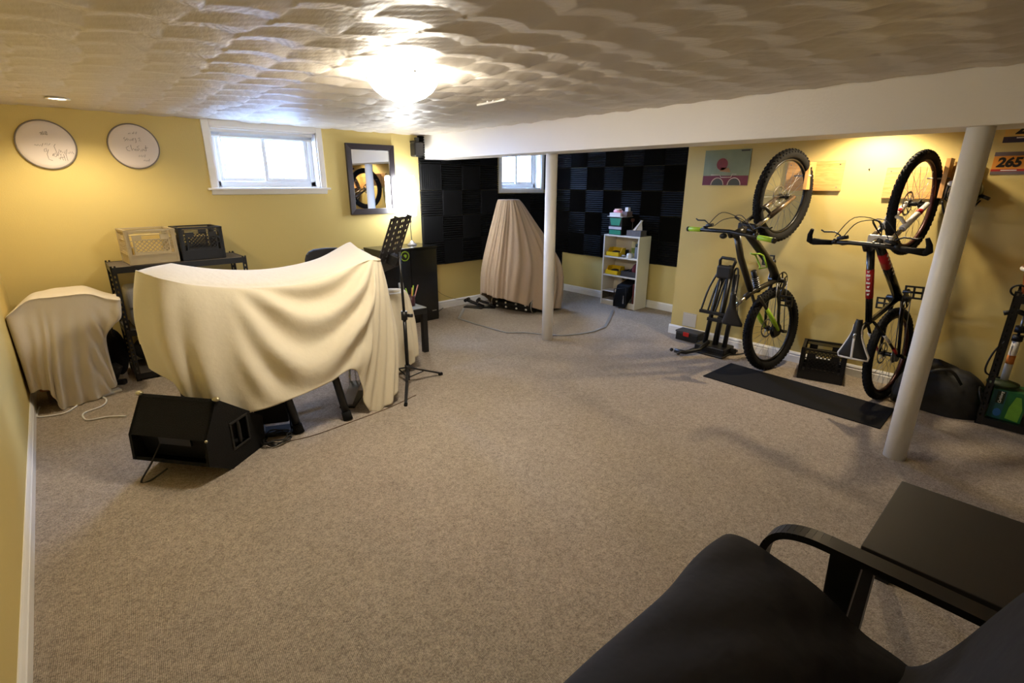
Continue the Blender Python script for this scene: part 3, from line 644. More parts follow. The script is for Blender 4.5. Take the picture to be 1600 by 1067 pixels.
t = thing('kick_pad', 'black kick pad tower in a chrome frame beneath the cream sheet', 'drum pad', (.87, 3.26, 0))
Mk = frame((.83, 3.27, 0), (.90, -.43, 0), (.43, .90, 0), (0, 0, 1))
mb = MB(Mk); mb.bb(-.10, .10, -.02, .03, .06, .42); part(t, 'pad_panel', mb, mat('black_mesh_fabric', (16, 15, 16), .9, var=.1), bevel=.008)
for s in (-1, 1):
    mb = MB(Mk); mb.tube([(s*.115, -.04, .015), (s*.112, .0, .22), (s*.108, .01, .44)], .008, 8); part(t, 'frame_rod', mb, M_CHROME)
    mb = MB(Mk); mb.bb(s*.115-.014, s*.115+.014, -.10, .10, 0, .022); part(t, 'foot', mb, M_BLACK, bevel=.004)
mb = MB(Mk); mb.bb(-.12, .12, -.09, .06, 0, .010); part(t, 'base_plate', mb, M_RUBBER)
t = thing('drum_pedal', 'chrome and black chain pedal beside the hanging corner of the cream sheet', 'pedal', (1.45, 3.42, 0))
Mk = frame((1.45, 3.40, 0), (.75, -.66, 0), (.66, .75, 0), (0, 0, 1))
mb = MB(Mk); mb.bb(-.055, .055, -.16, .14, 0, .014); part(t, 'base_plate', mb, M_BLACKM)
mb = MB(Mk); mb.add([(-.04, -.15, .02), (.04, -.15, .02), (.04, .1, .10), (-.04, .1, .10), (-.04, -.15, .03), (.04, -.15, .03), (.04, .1, .11), (-.04, .1, .11)], [(0,1,2,3),(4,5,6,7),(0,1,5,4),(1,2,6,5),(2,3,7,6),(3,0,4,7)]); part(t, 'footboard', mb, M_CHROME)
for s in (-1, 1):
    mb = MB(Mk); mb.tube([(s*.06, .12, 0), (s*.045, .12, .22)], .009, 8); part(t, 'upright', mb, M_CHROME)
mb = MB(Mk); mb.cyl((-.06, .12, .22), (.06, .12, .22), .012, n=10); part(t, 'axle', mb, M_STEEL)
mb = MB(Mk); mb.cyl((0, .12, .22), (0, .05, .40), .006, n=8); mb.ell((0, .045, .41), (.025, .02, .03), 12, 8); part(t, 'beater', mb, M_STEEL)
mb = MB(Mk)
for k in range(9): mb.torus((0, .105, .11+.012*k), .005, .0022, 8, 5, Matrix.Rotation(PI/2*(k % 2), 3, 'Z') @ Matrix.Rotation(PI/2, 3, 'X'))
part(t, 'chain', mb, M_CHROME)

# ------------------------------------------------------------------ floor monitor wedge
O = Vector((.50, 2.94, 0)); aa = Vector((-.62, .784, 0)).normalized(); bbv = Vector((.784, .62, 0)).normalized(); LW = .48
Mw = frame(O, aa, -bbv, (0, 0, 1)) if False else Matrix(((aa.x, bbv.x, 0, O.x), (aa.y, bbv.y, 0, O.y), (0, 0, 1, 0), (0, 0, 0, 1)))
M_TOLEX = mat('black_tolex', (15, 14, 13), .8, var=.25, vscale=60, bump=.5, bscale=220, spec=.25)
prof = [(0, 0), (.29, 0), (.308, .19), (-.03, .45), (-.149, .256), (-.158, .106)]
t = thing('stage_monitor', 'black carpeted wedge stage monitor tipped on the carpet', 'speaker', (O.x+.05, O.y+.2, 0))
mb = MB(Mw); th = .018
def clip(poly, ax, lim, keep_less):
    out = []; ins = lambda q: (q[ax] <= lim) if keep_less else (q[ax] >= lim)
    for p_, q_ in zip(poly, poly[1:]+poly[:1]):
        if ins(p_): out.append(p_)
        if ins(p_) != ins(q_):
            k = (lim-p_[ax])/(q_[ax]-p_[ax]); out.append((p_[0]+k*(q_[0]-p_[0]), p_[1]+k*(q_[1]-p_[1])))
    return out
mb.prism([(LW-th, u, z) for u, z in prof], (th, 0, 0))
hu0, hu1, hz0, hz1 = .04, .16, .115, .26   # handle opening cut through the near side panel
mid_ = clip(clip(prof, 0, hu0, False), 0, hu1, True)
for pc in (clip(prof, 0, hu0, True), clip(prof, 0, hu1, False), clip(mid_, 1, hz0, True), clip(mid_, 1, hz1, False)):
    mb.prism([(0, u, z) for u, z in pc], (th, 0, 0))
def slab(i, j):
    (u0, z0), (u1, z1) = prof[i], prof[j]; du, dz = u1-u0, z1-z0; L = math.hypot(du, dz); nu, nz = -dz/L, du/L
    mb.prism([(0.002, u0, z0), (0.002, u1, z1), (0.002, u1+nu*th, z1+nz*th), (0.002, u0+nu*th, z0+nz*th)], (LW-.004, 0, 0))
slab(0, 1); slab(1, 2); slab(2, 3); slab(3, 4); slab(5, 0)
part(t, 'cabinet', mb, M_TOLEX)
mb = MB(Mw); mb.prism([(0.01, -.10, .24), (0.01, -.085, .24), (0.01, -.06, .10), (0.01, -.075, .10)], (LW-.02, 0, 0)); mb.prism([(0.01, -.10, .22), (0.01, -.06, .30), (.01, -.05, .29), (.01, -.085, .21)], (LW-.02, 0, 0)); part(t, 'baffle', mb, M_TOLEX)
mb = MB(Mw); mb.bb(.14, .34, -.108, -.09, .19, .245); part(t, 'horn', mb, M_BLACK)
# side handle cup: a lined pocket let into the side panel
mb = MB(Mw); f_ = .014
mb.bb(-.006, .004, hu0-f_, hu1+f_, hz0-f_, hz0); mb.bb(-.006, .004, hu0-f_, hu1+f_, hz1, hz1+f_); mb.bb(-.006, .004, hu0-f_, hu0, hz0, hz1); mb.bb(-.006, .004, hu1, hu1+f_, hz0, hz1)
hd = part(t, 'handle_cup', mb, M_BLACK, bevel=.003)
mb = MB(Mw); mb.bb(.07, .073, hu0-.003, hu1+.003, hz0-.003, hz1+.003)
mb.bb(0, .07, hu0-.003, hu0, hz0-.003, hz1+.003); mb.bb(0, .07, hu1, hu1+.003, hz0-.003, hz1+.003); mb.bb(0, .07, hu0, hu1, hz0-.003, hz0); mb.bb(0, .07, hu0, hu1, hz1, hz1+.003)
part(hd, 'pocket', mb, M_BLACK)
mb = MB(Mw); mb.tube([(.012, .10, hz0-.004), (.006, .10, .14), (.006, .10, .235), (.012, .10, hz1+.004)], .012, 10); part(hd, 'grip', mb, M_BLACK)
M_BRASS = mat('nickel_corner', (190, 182, 150), .3, .9)
for x, u, z in ((0, -.03, .45), (LW, -.03, .45), (0, -.149, .256)):
    mb = MB(Mw); mb.ell((x, u, z), (.022, .018, .014) if z > .3 else (.008, .008, .008), 10, 8); part(t, 'corner_cap', mb, M_BRASS)

def cable(name, label, pts, r, m, cat='cable', n=60):
    Q = cat_rom([tuple(p) for p in pts], n); mb = MB(); mb.tube([tuple(q) for q in Q], r, 7); return solo(name, label, cat, mb, m)
def fl(x, y, z=.006): return tuple(px(x, y, Z=z))
cable('power_cord', 'black cord hanging under the open front of the stage monitor', [tuple(Mw @ Vector(q)) for q in ((.34, -.09, .2), (.36, -.16, .10), (.40, -.21, .006), (.36, -.19, .006), (.30, -.13, .05))], .005, M_BLACK)
cable('patch_cable', 'black cable arching over the back of the stage monitor', [tuple(px(328, 622, Y=3.4)), tuple(px(338, 606, Y=3.4)), tuple(px(360, 606, Y=3.42)), tuple(px(395, 634, Y=3.4)), tuple(px(412, 660, Y=3.35)), fl(414, 688), fl(430, 695)], .005, M_BLACK)
coil = []
for k in range(60):
    a = k*.36; r = .075+.012*math.sin(k*1.7); c = px(432, 690, Z=0); coil.append((c.x+r*math.cos(a)*1.1, c.y+r*math.sin(a), .006+.0007*k+.004*math.sin(k*.9)**2))
cable('coiled_cable', 'loose coil of black cable beside the kick pad', coil, .0045, M_BLACK, n=240)
cable('thin_wire', 'thin brown wire running across the carpet under the drum rack', [fl(440, 691, .003), fl(490, 680, .003), fl(560, 655, .003), fl(610, 636, .003), fl(650, 617, .003)], .003, mat('brown_wire', (98, 74, 54), .7))
cable('extension_cord', 'white cord looping on the carpet from the off-white sheet to the monitor', [fl(62, 636), fl(58, 650), fl(75, 650), fl(104, 644), fl(130, 627), fl(152, 619), fl(166, 624), fl(160, 634), fl(132, 645), fl(131, 653), fl(140, 656), fl(170, 651), fl(197, 650)], .006, M_WHITE, n=90)
mb = MB(Matrix.Translation(px(168, 616, Z=0)) @ Matrix.Rotation(.35, 4, 'Z')); mb.bb(-.09, .09, -.03, .03, 0, .02); solo('paper_leaflet', 'flat white leaflet lying by the off-white sheet', 'leaflet', mb, M_WHITE, bevel=.003)

# ------------------------------------------------------------------ music stand
c = Vector((1.92, 3.38, 0)); t = thing('music_stand', 'black folding music stand with a slotted desk on a tripod', 'music stand', c)
mb = MB(); mb.cyl(c+Vector((0, 0, .04)), c+Vector((0, 0, .60)), .015, n=12); part(t, 'pole', mb, M_BLACKM)
mb = MB(); mb.cyl(c+Vector((0, 0, .58)), c+Vector((-.01, 0, 1.08)), .011, n=12); part(t, 'upper_pole', mb, M_BLACKM)
mb = MB(); mb.cyl(c+Vector((0, 0, .55)), c+Vector((0, 0, .62)), .024, n=14); co = part(t, 'collar', mb, M_BLACK)
mb = MB(); mb.cyl(c+Vector((.02, -.02, .585)), c+Vector((.045, -.05, .585)), .014, n=10); part(co, 'knob', mb, M_BLACK)
mb = MB(); mb.cyl(c+Vector((0, 0, .12)), c+Vector((0, 0, .17)), .022, n=14); part(t, 'hub', mb, M_BLACK)
for ax, ay in ((1.68, 3.02), (2.25, 3.38), (1.95, 3.75)):
    f_ = Vector((ax, ay, .012)); mb = MB(); mb.bar(c+Vector((0, 0, .15)), f_, .022, .012); lg = part(t, 'leg', mb, M_BLACKM)
    mb = MB(); mb.cyl(f_-(f_-c).normalized()*.03, f_, .014, n=10); part(lg, 'rubber_foot', mb, M_RUBBER)
    mb = MB(); mb.bar(c+Vector((0, 0, .06)), c.lerp(f_, .45)+Vector((0, 0, .075)), .010, .006); part(lg, 'brace', mb, M_BLACKM)
hc = c+Vector((-.07, .03, 1.06)); wd = Vector((.77, .64, 0)).normalized(); ud = (Vector((.67, -.74, 0)).normalized()*.36+Vector((0, 0, .93))).normalized(); nd = wd.cross(ud)
Md = Matrix(((wd.x, ud.x, nd.x, hc.x), (wd.y, ud.y, nd.y, hc.y), (wd.z, ud.z, nd.z, hc.z), (0, 0, 0, 1)))
# slotted desk: strips between real slots
mb = MB(Md); w2 = .22; h0, h1 = -.13, .29; xs = [-w2, -.185, -.165, -.08, -.06, .02, .04, .06, .08, .165, .185, w2]
for k in range(0, len(xs), 2): mb.bb(xs[k], xs[k+1], -.06, h1, -.002, .002)
for k in range(9):
    y = -.06+k*(h1+.06)/8.; mb.bb(-w2, w2, y-.012, y+.012, -.0018, .0018)
mb.bb(-w2, w2, h0, -.05, -.002, .002); desk = part(t, 'desk', mb, mat('black_stand_desk', (38, 32, 28), .4))
mb = MB(Md); mb.bb(-w2, w2, h0-.004, h0, -.06, .002); part(desk, 'ledge', mb, M_BLACKM)
mb = MB(Md); mb.box((.03, -.03, .035), (.09, .08, .07)); part(t, 'tilt_bracket', mb, M_BLACK, bevel=.006)
for s in (-.12, .14):
    mb = MB(Md); mb.bb(s-.012, s+.012, h1-.01, h1+.02, -.012, .012); part(desk, 'clip', mb, M_BLACK)

# ------------------------------------------------------------------ black cabinet, lamp, emblem
CX0, CX1, CY0, CY1, CZ = 2.58, 3.30, 4.97, 5.36, .885
t = thing('cabinet', 'tall glossy black cabinet beneath the lit table lamp', 'cabinet', ((CX0+CX1)/2, 5.16, 0))
M_GLOSS = mat('gloss_black', (20, 20, 20), .16, var=.1)
mb = MB(); mb.bb(CX0, CX1, CY0, CY1, 0, CZ-.02); part(t, 'body', mb, M_GLOSS, bevel=.004)
mb = MB(); mb.bb(CX0-.005, CX1+.005, CY0-.012, CY1, CZ-.02, CZ); part(t, 'top', mb, M_GLOSS, bevel=.003)
for a, b in ((CX0+.006, 2.925), (2.945, CX1-.006)):
    mb = MB(); mb.bb(a, b, CY0-.012, CY0+.001, .03, CZ-.03); part(t, 'door', mb, M_GLOSS, bevel=.003)
mb = MB(); mb.bb(2.927, 2.943, CY0-.006, CY0, .03, CZ-.03); part(t, 'centre_strip', mb, M_GLOSS)
mb = MB(); mb.bb(3.20, 3.26, CY0-.014, CY0-.011, .115, .125); part(t, 'badge', mb, M_CHROME)
e = Vector((2.87, CY0-.014, .80)); t = thing('round_sticker', 'round black and lime sticker on the black cabinet door', 'sticker', e)
Me = frame(e, (1, 0, 0), (0, 0, 1), (0, -1, 0))
mb = MB(Me); mb.lathe([(0, .001), (.062, .001), (.064, -.002)], n=32); part(t, 'disc', mb, mat('sticker_black', (30, 34, 22), .4))
mb = MB(Me); mb.torus((0, 0, .0012), .050, .005, 36, 6, rz=.001); part(t, 'ring', mb, M_LIME)
mb = MB(Me); mb.prism([(-.02, .008, .001), (0, .022, .001), (.022, .012, .001), (.018, -.012, .001), (.004, -.022, .001), (-.006, -.004, .001)], (0, 0, .001)); part(t, 'emblem', mb, M_LIME)
t = thing('table_lamp', 'lit table lamp with a white shade on the black cabinet', 'lamp', (3.110, 5.19, CZ))
mb = MB(); mb.lathe([(0, .0), (.055, .0), (.055, .008), (.03, .03), (.015, .05), (.006, .055)], (3.110, 5.19, CZ), 28); part(t, 'base', mb, mat('lamp_base_silver', (200, 200, 205), .3, .6))
mb = MB(); mb.tube([(3.110, 5.19, CZ+.05), (3.104, 5.19, CZ+.18), (3.100, 5.19, CZ+.40)], .005, 8); part(t, 'stem', mb, M_STEEL)
mb = MB(); mb.cyl((3.103, 5.19, CZ+.26), (3.100, 5.19, CZ+.34), .016, n=12); part(t, 'socket', mb, M_STEEL)
mb = MB(); mb.lathe([(.0, 0.0), (.072, .0), (.078, .012), (.074, .43), (.066, .445), (0, .445)], (3.10, 5.19, CZ+.335), 36)
part(t, 'shade', mb, mat('glowing_lamp_shade', (255, 252, 245), .6, emit=(.93, .96, 1.0), estr=32))

# ------------------------------------------------------------------ low black table with cup
t = thing('side_table', 'low black table with a pale glass top beside the draped stool', 'table', (2.25, 4.2, 0))
TX0, TX1, TY0, TY1, TZ = 1.96, 2.51, 3.98, 4.53, .45
mb = MB(); mb.bb(TX0, TX1, TY0, TY1, TZ-.06, TZ-.006); part(t, 'table_top', mb, M_BLACK, bevel=.003)
mb = MB(); mb.bb(TX0+.004, TX1-.004, TY0+.004, TY1-.004, TZ-.006, TZ); part(t, 'glass_sheet', mb, mat('pale_glass', (165, 167, 166), .12, var=.05))
for x in (TX0, TX1-.05):
    for y in (TY0, TY1-.05):
        mb = MB(); mb.bb(x, x+.05, y, y+.05, 0, TZ-.06); part(t, 'leg', mb, M_BLACK, bevel=.002)
c = px(637, 478, Z=TZ); c = Vector((2.43, 4.13, TZ)); t = thing('pencil_cup', 'dark red pencil cup with pens on the low black table', 'cup', c)
mb = MB(); mb.lathe([(0, .004), (.034, .004), (.036, .10), (.039, .10), (.037, 0), (0, 0)], c, 24); part(t, 'cup', mb, mat('dark_red_cup', (78, 36, 40), .4))
for k, (dx, dy, h, m) in enumerate(((.02, .01, .19, M_LIME), (-.015, .02, .17, M_LIME), (.03, -.02, .20, mat('pink_pencil', (200, 140, 120), .5)), (0, -.02, .18, mat('orange_pencil', (214, 150, 70), .5)))):
    mb = MB(); mb.cyl(c+Vector((dx*.3, dy*.3, .01)), c+Vector((dx*2.2, dy*1.6, h)), .0055, n=6); part(t, 'pen', mb, m)
t = thing('remote_control', 'small grey and white remote standing behind the pencil cup', 'remote', (2.41, 4.22, TZ))
mb = MB(Matrix.Translation((2.41, 4.24, TZ)) @ Matrix.Rotation(-.15, 4, 'X')); mb.bb(-.025, .025, -.01, .01, 0, .21); part(t, 'body', mb, M_GREY, bevel=.005)
mb = MB(Matrix.Translation((2.41, 4.24, TZ)) @ Matrix.Rotation(-.15, 4, 'X')); mb.bb(-.018, .018, -.0115, -.009, .17, .2); part(t, 'screen', mb, M_WHITE)

# ------------------------------------------------------------------ desk chair behind the drum rack
c = Vector((1.74, 4.36, 0)); t = thing('desk_chair', 'black swivel chair whose rounded back shows behind the cream sheet', 'chair', c)
mb = MB()
n = 20; prof = [(math.copysign(abs(math.cos(2*PI*k/n))**.5, math.cos(2*PI*k/n))*.185, math.copysign(abs(math.sin(2*PI*k/n))**.6, math.sin(2*PI*k/n))*.17) for k in range(n)]
mb.prism([(c.x+u, c.y-.03+.25*u*u, .865+v) for u, v in prof], (0, .055, 0)); part(t, 'backrest', mb, mat('black_chair_fabric', (30, 28, 28), .8, var=.2), bevel=.018, seg=3)
mb = MB(); mb.bb(c.x-.23, c.x+.23, c.y+.05, c.y+.49, .44, .51); part(t, 'seat', mb, M_RUBBER, bevel=.03, seg=3)
mb = MB(); mb.tube([(c.x, c.y+.06, .80), (c.x, c.y+.065, .5), (c.x, c.y+.2, .43)], .018, 8, flat=((0, 1, 0), 2)); part(t, 'back_bar', mb, M_BLACKM)
mb = MB(); mb.cyl((c.x, c.y+.27, .08), (c.x, c.y+.27, .44), .025, n=14); part(t, 'gas_column', mb, M_BLACKM)
for k in range(5):
    a = 2*PI*k/5+.3; e = Vector((c.x+.27*math.cos(a), c.y+.27+.27*math.sin(a), .065)); mb = MB(); mb.bar((c.x, c.y+.27, .10), e, .04, .025); lg = part(t, 'base_arm', mb, M_BLACK, bevel=.004)
    mb = MB(); mb.cyl(e+Vector((-.02, 0, -.037)), e+Vector((.02, 0, -.037)), .027, n=14); part(lg, 'caster', mb, M_BLACK)

# ------------------------------------------------------------------ drum corner: rug patch, tape, drum, pedal
tape_px = [(725, 482), (717, 498), (745, 507), (770, 514), (792, 520), (820, 519.5), (850, 523), (880, 524.5), (905, 522), (927, 518), (945, 511), (952, 499), (958, 485)]
tp = [px(x, y, Z=.004) for x, y in tape_px]
mb = MB(); poly = [Vector((q.x, q.y, 0)) for q in tp]+[Vector((5.3, 4.9, 0)), Vector((4.9, 5.25, 0)), Vector((3.9, 5.28, 0))]
mb.prism(poly, (0, 0, .006)); t = thing('rug_patch', 'drum mat cut from matching taupe carpet with taped edge', 'rug', (4.4, 4.4, 0))
part(t, 'carpet_piece', mb, carpet_mat('taupe_rug_carpet', (168, 155, 140)))
M_TAPE = mat('silver_duct_tape', (172, 171, 169), .33, .5, var=.2, vscale=40, bump=.6, bscale=60)
for k in range(len(tp)-1):
    a, b = tp[k], tp[k+1]; mb = MB(); mb.bar(a+Vector((0, 0, .003)), b+Vector((0, 0, .003)), .032, .005); part(t, 'tape_strip', mb, M_TAPE)
t = thing('bass_drum', 'black bass drum with white lugs peeping below the tan sheet', 'drum', (4.27, 4.66, .006))
Mb_ = frame((4.27, 4.66, .106), Vector((.26, -.96, 0)).normalized(), Vector((0, 0, 1)), Vector((-.96, -.26, 0)).normalized())
mb = MB(Mb_); mb.tube([(-.30, 0, 0), (-.15, 0, 0), (.15, 0, 0), (.30, 0, 0)], .092, 28); part(t, 'shell', mb, mat('black_shell', (18, 20, 18), .3))
for x in (-.30, .30):
    mb = MB(Mb_); mb.torus((x, 0, 0), .092, .007, 32, 8, Matrix.Rotation(PI/2, 3, 'Y')); part(t, 'hoop', mb, M_CHROME)
for x in (-.22, -.08, .08, .22):
    for a in (-.3, .35): 
        mb = MB(Mb_); mb.ell((x, .094*math.sin(-.25+a), .094*math.cos(-.25+a)), (.016, .014, .014), 10, 8); part(t, 'lug', mb, M_WHITE)
t = thing('drum_pedal', 'black double drum pedal on the floor left of the tan sheet', 'pedal', (4.12, 5.12, 0))
for k, (x, y, a) in enumerate(((3.96, 5.12, .5), (4.08, 5.02, .7))):
    Mk = Matrix.Translation((x, y, .006)) @ Matrix.Rotation(a, 4, 'Z'); mb = MB(Mk); mb.bb(-.05, .05, -.13, .13, 0, .015); bp_ = part(t, 'base_plate', mb, M_BLACKM)
    mb = MB(Mk); mb.add([(-.04, -.13, .02), (.04, -.13, .02), (.04, .10, .09), (-.04, .10, .09), (-.04, -.13, .035), (.04, -.13, .035), (.04, .10, .105), (-.04, .10, .105)], [(0,1,2,3),(4,5,6,7),(0,1,5,4),(1,2,6,5),(2,3,7,6),(3,0,4,7)]); part(t, 'footboard', mb, M_BLACK)
    mb = MB(Mk); mb.cyl((-.06, .1, .1), (.06, .1, .1), .022, n=12); part(t, 'axle', mb, M_BLACK)
    mb = MB(Mk); mb.cyl((-.03, -.06, .06), (.03, -.06, .06), .008, n=8); part(t, 'badge', mb, M_CHROME)
cable('speaker_cable', 'black cable trailing along the baseboard from cabinet to drum pedal', [fl(686, 486), fl(700, 476), fl(712, 474), fl(730, 472), fl(738, 470)], .005, M_BLACK)
cable('wall_wire', 'thin dark wire sagging down the wall behind the cabinet', [tuple(px(668, 440, Y=YA-.01)), tuple(px(690, 459, Y=YA-.015)), tuple(px(712, 467, Y=YA-.03)), tuple(px(730, 468, Y=YA-.06))], .002, M_BLACK)
# ------------------------------------------------------------------ white bookcase and what stands on it
BX0, BX1, BY0, BY1, BZ = 5.455, 5.715, 3.63, 4.19, .945
t = thing('bookcase', 'small white bookcase standing against the foam wall', 'bookcase', (5.58, 3.91, 0))
M_BOOK = mat('white_laminate', (228, 222, 208), .45, var=.02)
for y in (BY0, BY1-.02):
    mb = MB(); mb.bb(BX0, BX1, y, y+.02, 0, BZ); part(t, 'side_panel', mb, M_BOOK, bevel=.002)
for nm, z in (('top_panel', BZ-.02), ('shelf', .645), ('shelf', .40), ('bottom_panel', .055)):
    mb = MB(); mb.bb(BX0+.004, BX1, BY0+.02, BY1-.02, z, z+.02); part(t, nm, mb, M_BOOK, bevel=.002)
mb = MB(); mb.bb(BX1-.006, BX1, BY0+.02, BY1-.02, .05, BZ-.02); part(t, 'back_panel', mb, M_BOOK)
mb = MB(); mb.bb(BX0+.02, BX0+.035, BY0+.02, BY1-.02, 0, .055); part(t, 'kick_board', mb, M_BOOK)
M_YEL = mat('yellow_bin_plastic', (235, 196, 25), .4, var=.05)
for k, z in enumerate((.666, .421)):
    t = thing('storage_bin', 'open-fronted yellow storage bin on the '+('upper' if k == 0 else 'middle')+' shelf of the bookcase', 'bin', (5.54, 4.05, z), group='yellow storage bins')
    y0, y1, x0, x1, h = 3.94, 4.145, 5.465, 5.62, .105
    mb = MB(); mb.bb(x0, x1, y0, y1, z, z+.005); part(t, 'bottom', mb, M_YEL)
    mb = MB(); mb.bb(x1-.005, x1, y0, y1, z, z+h); part(t, 'back', mb, M_YEL)
    for y in (y0, y1-.005):
        mb = MB(); mb.prism([(x0, y, z), (x1, y, z), (x1, y, z+h), (x0+.07, y, z+h), (x0+.03, y, z+.05), (x0, y, z+.055)], (0, .005, 0)); part(t, 'side', mb, M_YEL)
    mb = MB(); mb.bb(x0, x0+.005, y0, y1, z, z+.055); part(t, 'front_lip', mb, M_YEL)
    mb = MB(); mb.ell((5.55, 4.04, z+.04), (.05, .07, .03), 12, 8); solo('hardware_pile', 'dark hardware heaped in the '+('upper' if k == 0 else 'lower')+' yellow bin', 'hardware', mb, mat('dark_hardware', (60, 45, 30), .6, var=.5, vscale=60))
def jar(name, label, cat, x, y, z, r, h, m, lid=None, band=None):
    t = thing(name, label, cat, (x, y, z)); mb = MB(); mb.lathe([(0, 0), (r*.96, 0), (r, .006), (r, h*.8), (r*.85, h*.9), (r*.85, h), (0, h)], (x, y, z), 20); part(t, 'body', mb, m)
    if lid: mb = MB(); mb.lathe([(0, h+.02), (r*.9, h+.02), (r*.92, h-.012), (r*.88, h-.012)], (x, y, z), 20); part(t, 'lid', mb, lid)
    if band: mb = MB(); mb.lathe([(r+.001, h*.25), (r+.001, h*.6)], (x, y, z), 20); part(t, 'band', mb, band)
zs = .666
jar('jar', 'tall cream jar with a green band at the back of the upper shelf', 'jar', 5.63, 3.82, zs, .034, .20, mat('cream_jar', (206, 196, 150), .4), None, mat('green_band', (120, 140, 60), .5))
jar('jar', 'dark green lidded canister on the upper bookcase shelf', 'canister', 5.545, 3.70, zs, .042, .16, mat('grey_tin', (110, 112, 116), .4), mat('dark_green_lid', (30, 52, 48), .4))
jar('tape_roll', 'white tape roll at the front of the upper shelf', 'tape roll', 5.51, 3.80, zs, .038, .055, M_BOOK)
mb = MB(); mb.ell((5.50, 3.885, zs+.016), (.028, .035, .016), 12, 8); solo('computer_mouse', 'small grey mouse-like gadget on the upper shelf', 'gadget', mb, M_GREY)
mb = MB(); mb.bb(5.6, 5.64, 3.905, 3.935, zs, zs+.085); solo('small_box', 'little black box beside the upper yellow bin', 'box', mb, M_BLACK, bevel=.003)
mb = MB(); mb.bb(5.62, 5.66, 3.745, 3.775, zs, zs+.08); solo('small_box', 'little black box between cream jar and green canister', 'box', mb, M_BLACK, bevel=.003)
t = thing('basket_tray', 'dark grey basket tray with red and black gear on the middle shelf', 'tray', (5.55, 3.76, .421))
z = .421
for y in (3.66, 3.885):
    mb = MB(); mb.bb(5.465, 5.66, y, y+.005, z, z+.07); part(t, 'side', mb, M_DGREY)
for x in (5.465, 5.655):
    mb = MB(); mb.bb(x, x+.005, 3.66, 3.89, z, z+.07); part(t, 'side', mb, M_DGREY)
mb = MB(); mb.bb(5.465, 5.66, 3.66, 3.89, z, z+.004); part(t, 'bottom', mb, M_DGREY)
mb = MB(); mb.ell((5.55, 3.71, z+.09), (.07, .045, .085), 14, 10); solo('glove', 'crumpled dark red glove in the basket tray', 'glove', mb, mat('dark_red_cloth', (96, 22, 28), .8, var=.4, vscale=30))
mb = MB(); mb.tube([(5.52, 3.86, z+.02), (5.53, 3.80, z+.07), (5.55, 3.74, z+.12)], .012, 8); solo('hand_tool', 'black tool handle leaning in the basket tray', 'tool', mb, M_BLACK)
t = thing('clear_box', 'clear plastic box on the bottom of the bookcase', 'box', (5.54, 4.07, .076))
mb = MB()
for a in ((5.462, 5.466, 3.975, 4.165), (5.62, 5.624, 3.975, 4.165)): mb.bb(*a, .076, .185)
for y in (3.975, 4.161): mb.bb(5.462, 5.624, y, y+.004, .076, .185)
part(t, 'walls', mb, glass_mat('cloudy_plastic', (.82, .8, .76), .2))
mb = MB(); mb.bb(5.458, 5.628, 3.971, 4.169, .185, .195); part(t, 'rim', mb, M_WHITE, bevel=.002)
mb = MB(); mb.bb(5.66, 5.70, 4.0, 4.05, .076, .37); solo('paper_roll', 'white card standing behind the clear plastic box', 'card', mb, M_WHITE)
mb = MB(); mb.bb(5.655, 5.70, 3.94, 3.995, .076, .33); solo('envelope', 'tan envelope standing behind the clear plastic box', 'envelope', mb, mat('tan_card', (190, 160, 105), .8))
t = thing('laptop_bag', 'black bag with silver buckle leaning out of the bottom shelf', 'bag', (5.55, 3.83, .01))
mb = MB(); mb.prism([(5.40, 3.94, .012), (5.42, 3.94, .02), (5.66, 3.90, .34), (5.62, 3.88, .37), (5.44, 3.92, .30)], (0, -.20, .0)); part(t, 'body', mb, M_RUBBER, bevel=.012)
mb = MB(); mb.bb(5.408, 5.416, 3.77, 3.79, .06, .18); part(t, 'buckle', mb, M_CHROME)
mb = MB(); mb.tube([(5.405, 3.93, .02), (5.405, 3.93, .25), (5.405, 3.75, .29), (5.405, 3.735, .02)], .006, 6); part(t, 'strap', mb, M_BLACK)
mb = MB(); mb.bb(5.47, 5.66, 3.665, 3.685, .076, .34); solo('book', 'dark red book upright at the end of the bottom shelf', 'book', mb, mat('dark_red_book', (92, 30, 26), .6))
# on top of the bookcase
M_TEAL = mat('green_drawer', (34, 140, 108), .45); zt = BZ
for k in range(2):
    z = zt+k*.115; t = thing('drawer_box', ('lower', 'upper')[k]+' black desk box with a green drawer front on the bookcase', 'box', (5.58, 4.03, z), group='stacked desk boxes')
    mb = MB(); mb.bb(5.48, 5.70, 3.935, 4.135, z, z+.113); part(t, 'body', mb, M_BLACK, bevel=.002)
    mb = MB()
    if k == 0: mb.bb(5.474, 5.482, 3.945, 4.125, z+.008, z+.062)
    else: mb.prism([(5.474, 4.10, z+.008), (5.474, 3.97, z+.008), (5.474, 3.945, z+.10), (5.474, 4.125, z+.10)], (.008, 0, 0))
    part(t, 'drawer', mb, M_TEAL)
    if k == 0: mb = MB(); mb.bb(5.472, 5.48, 3.935, 4.135, z+.072, z+.105); part(t, 'label_strip', mb, mat('white_label', (216, 205, 210), .5))
z = zt+.23
t = thing('paper_tray', 'white paper tray on top of the green drawer boxes', 'tray', (5.58, 4.03, z))
mb = MB(); mb.bb(5.46, 5.70, 3.92, 4.16, z, z+.006); part(t, 'base', mb, M_WHITE)
mb = MB(); mb.bb(5.47, 5.69, 3.96, 4.13, z+.006, z+.05); part(t, 'paper_stack', mb, mat('paper', (236, 228, 222), .8))
mb = MB(); mb.bb(5.50, 5.62, 3.88, 3.955, z+.006, z+.07); solo('photo_box', 'small dark box with white edge beside the paper stack', 'box', mb, mat('brown_grey_box', (110, 90, 90), .6), bevel=.002)
mb = MB(); mb.cyl((5.55, 4.12, z+.065), (5.55, 3.99, z+.065), .016, n=14); solo('paper_roll', 'pink roll lying on the paper tray', 'roll', mb, mat('pink_paper', (228, 150, 150), .7))
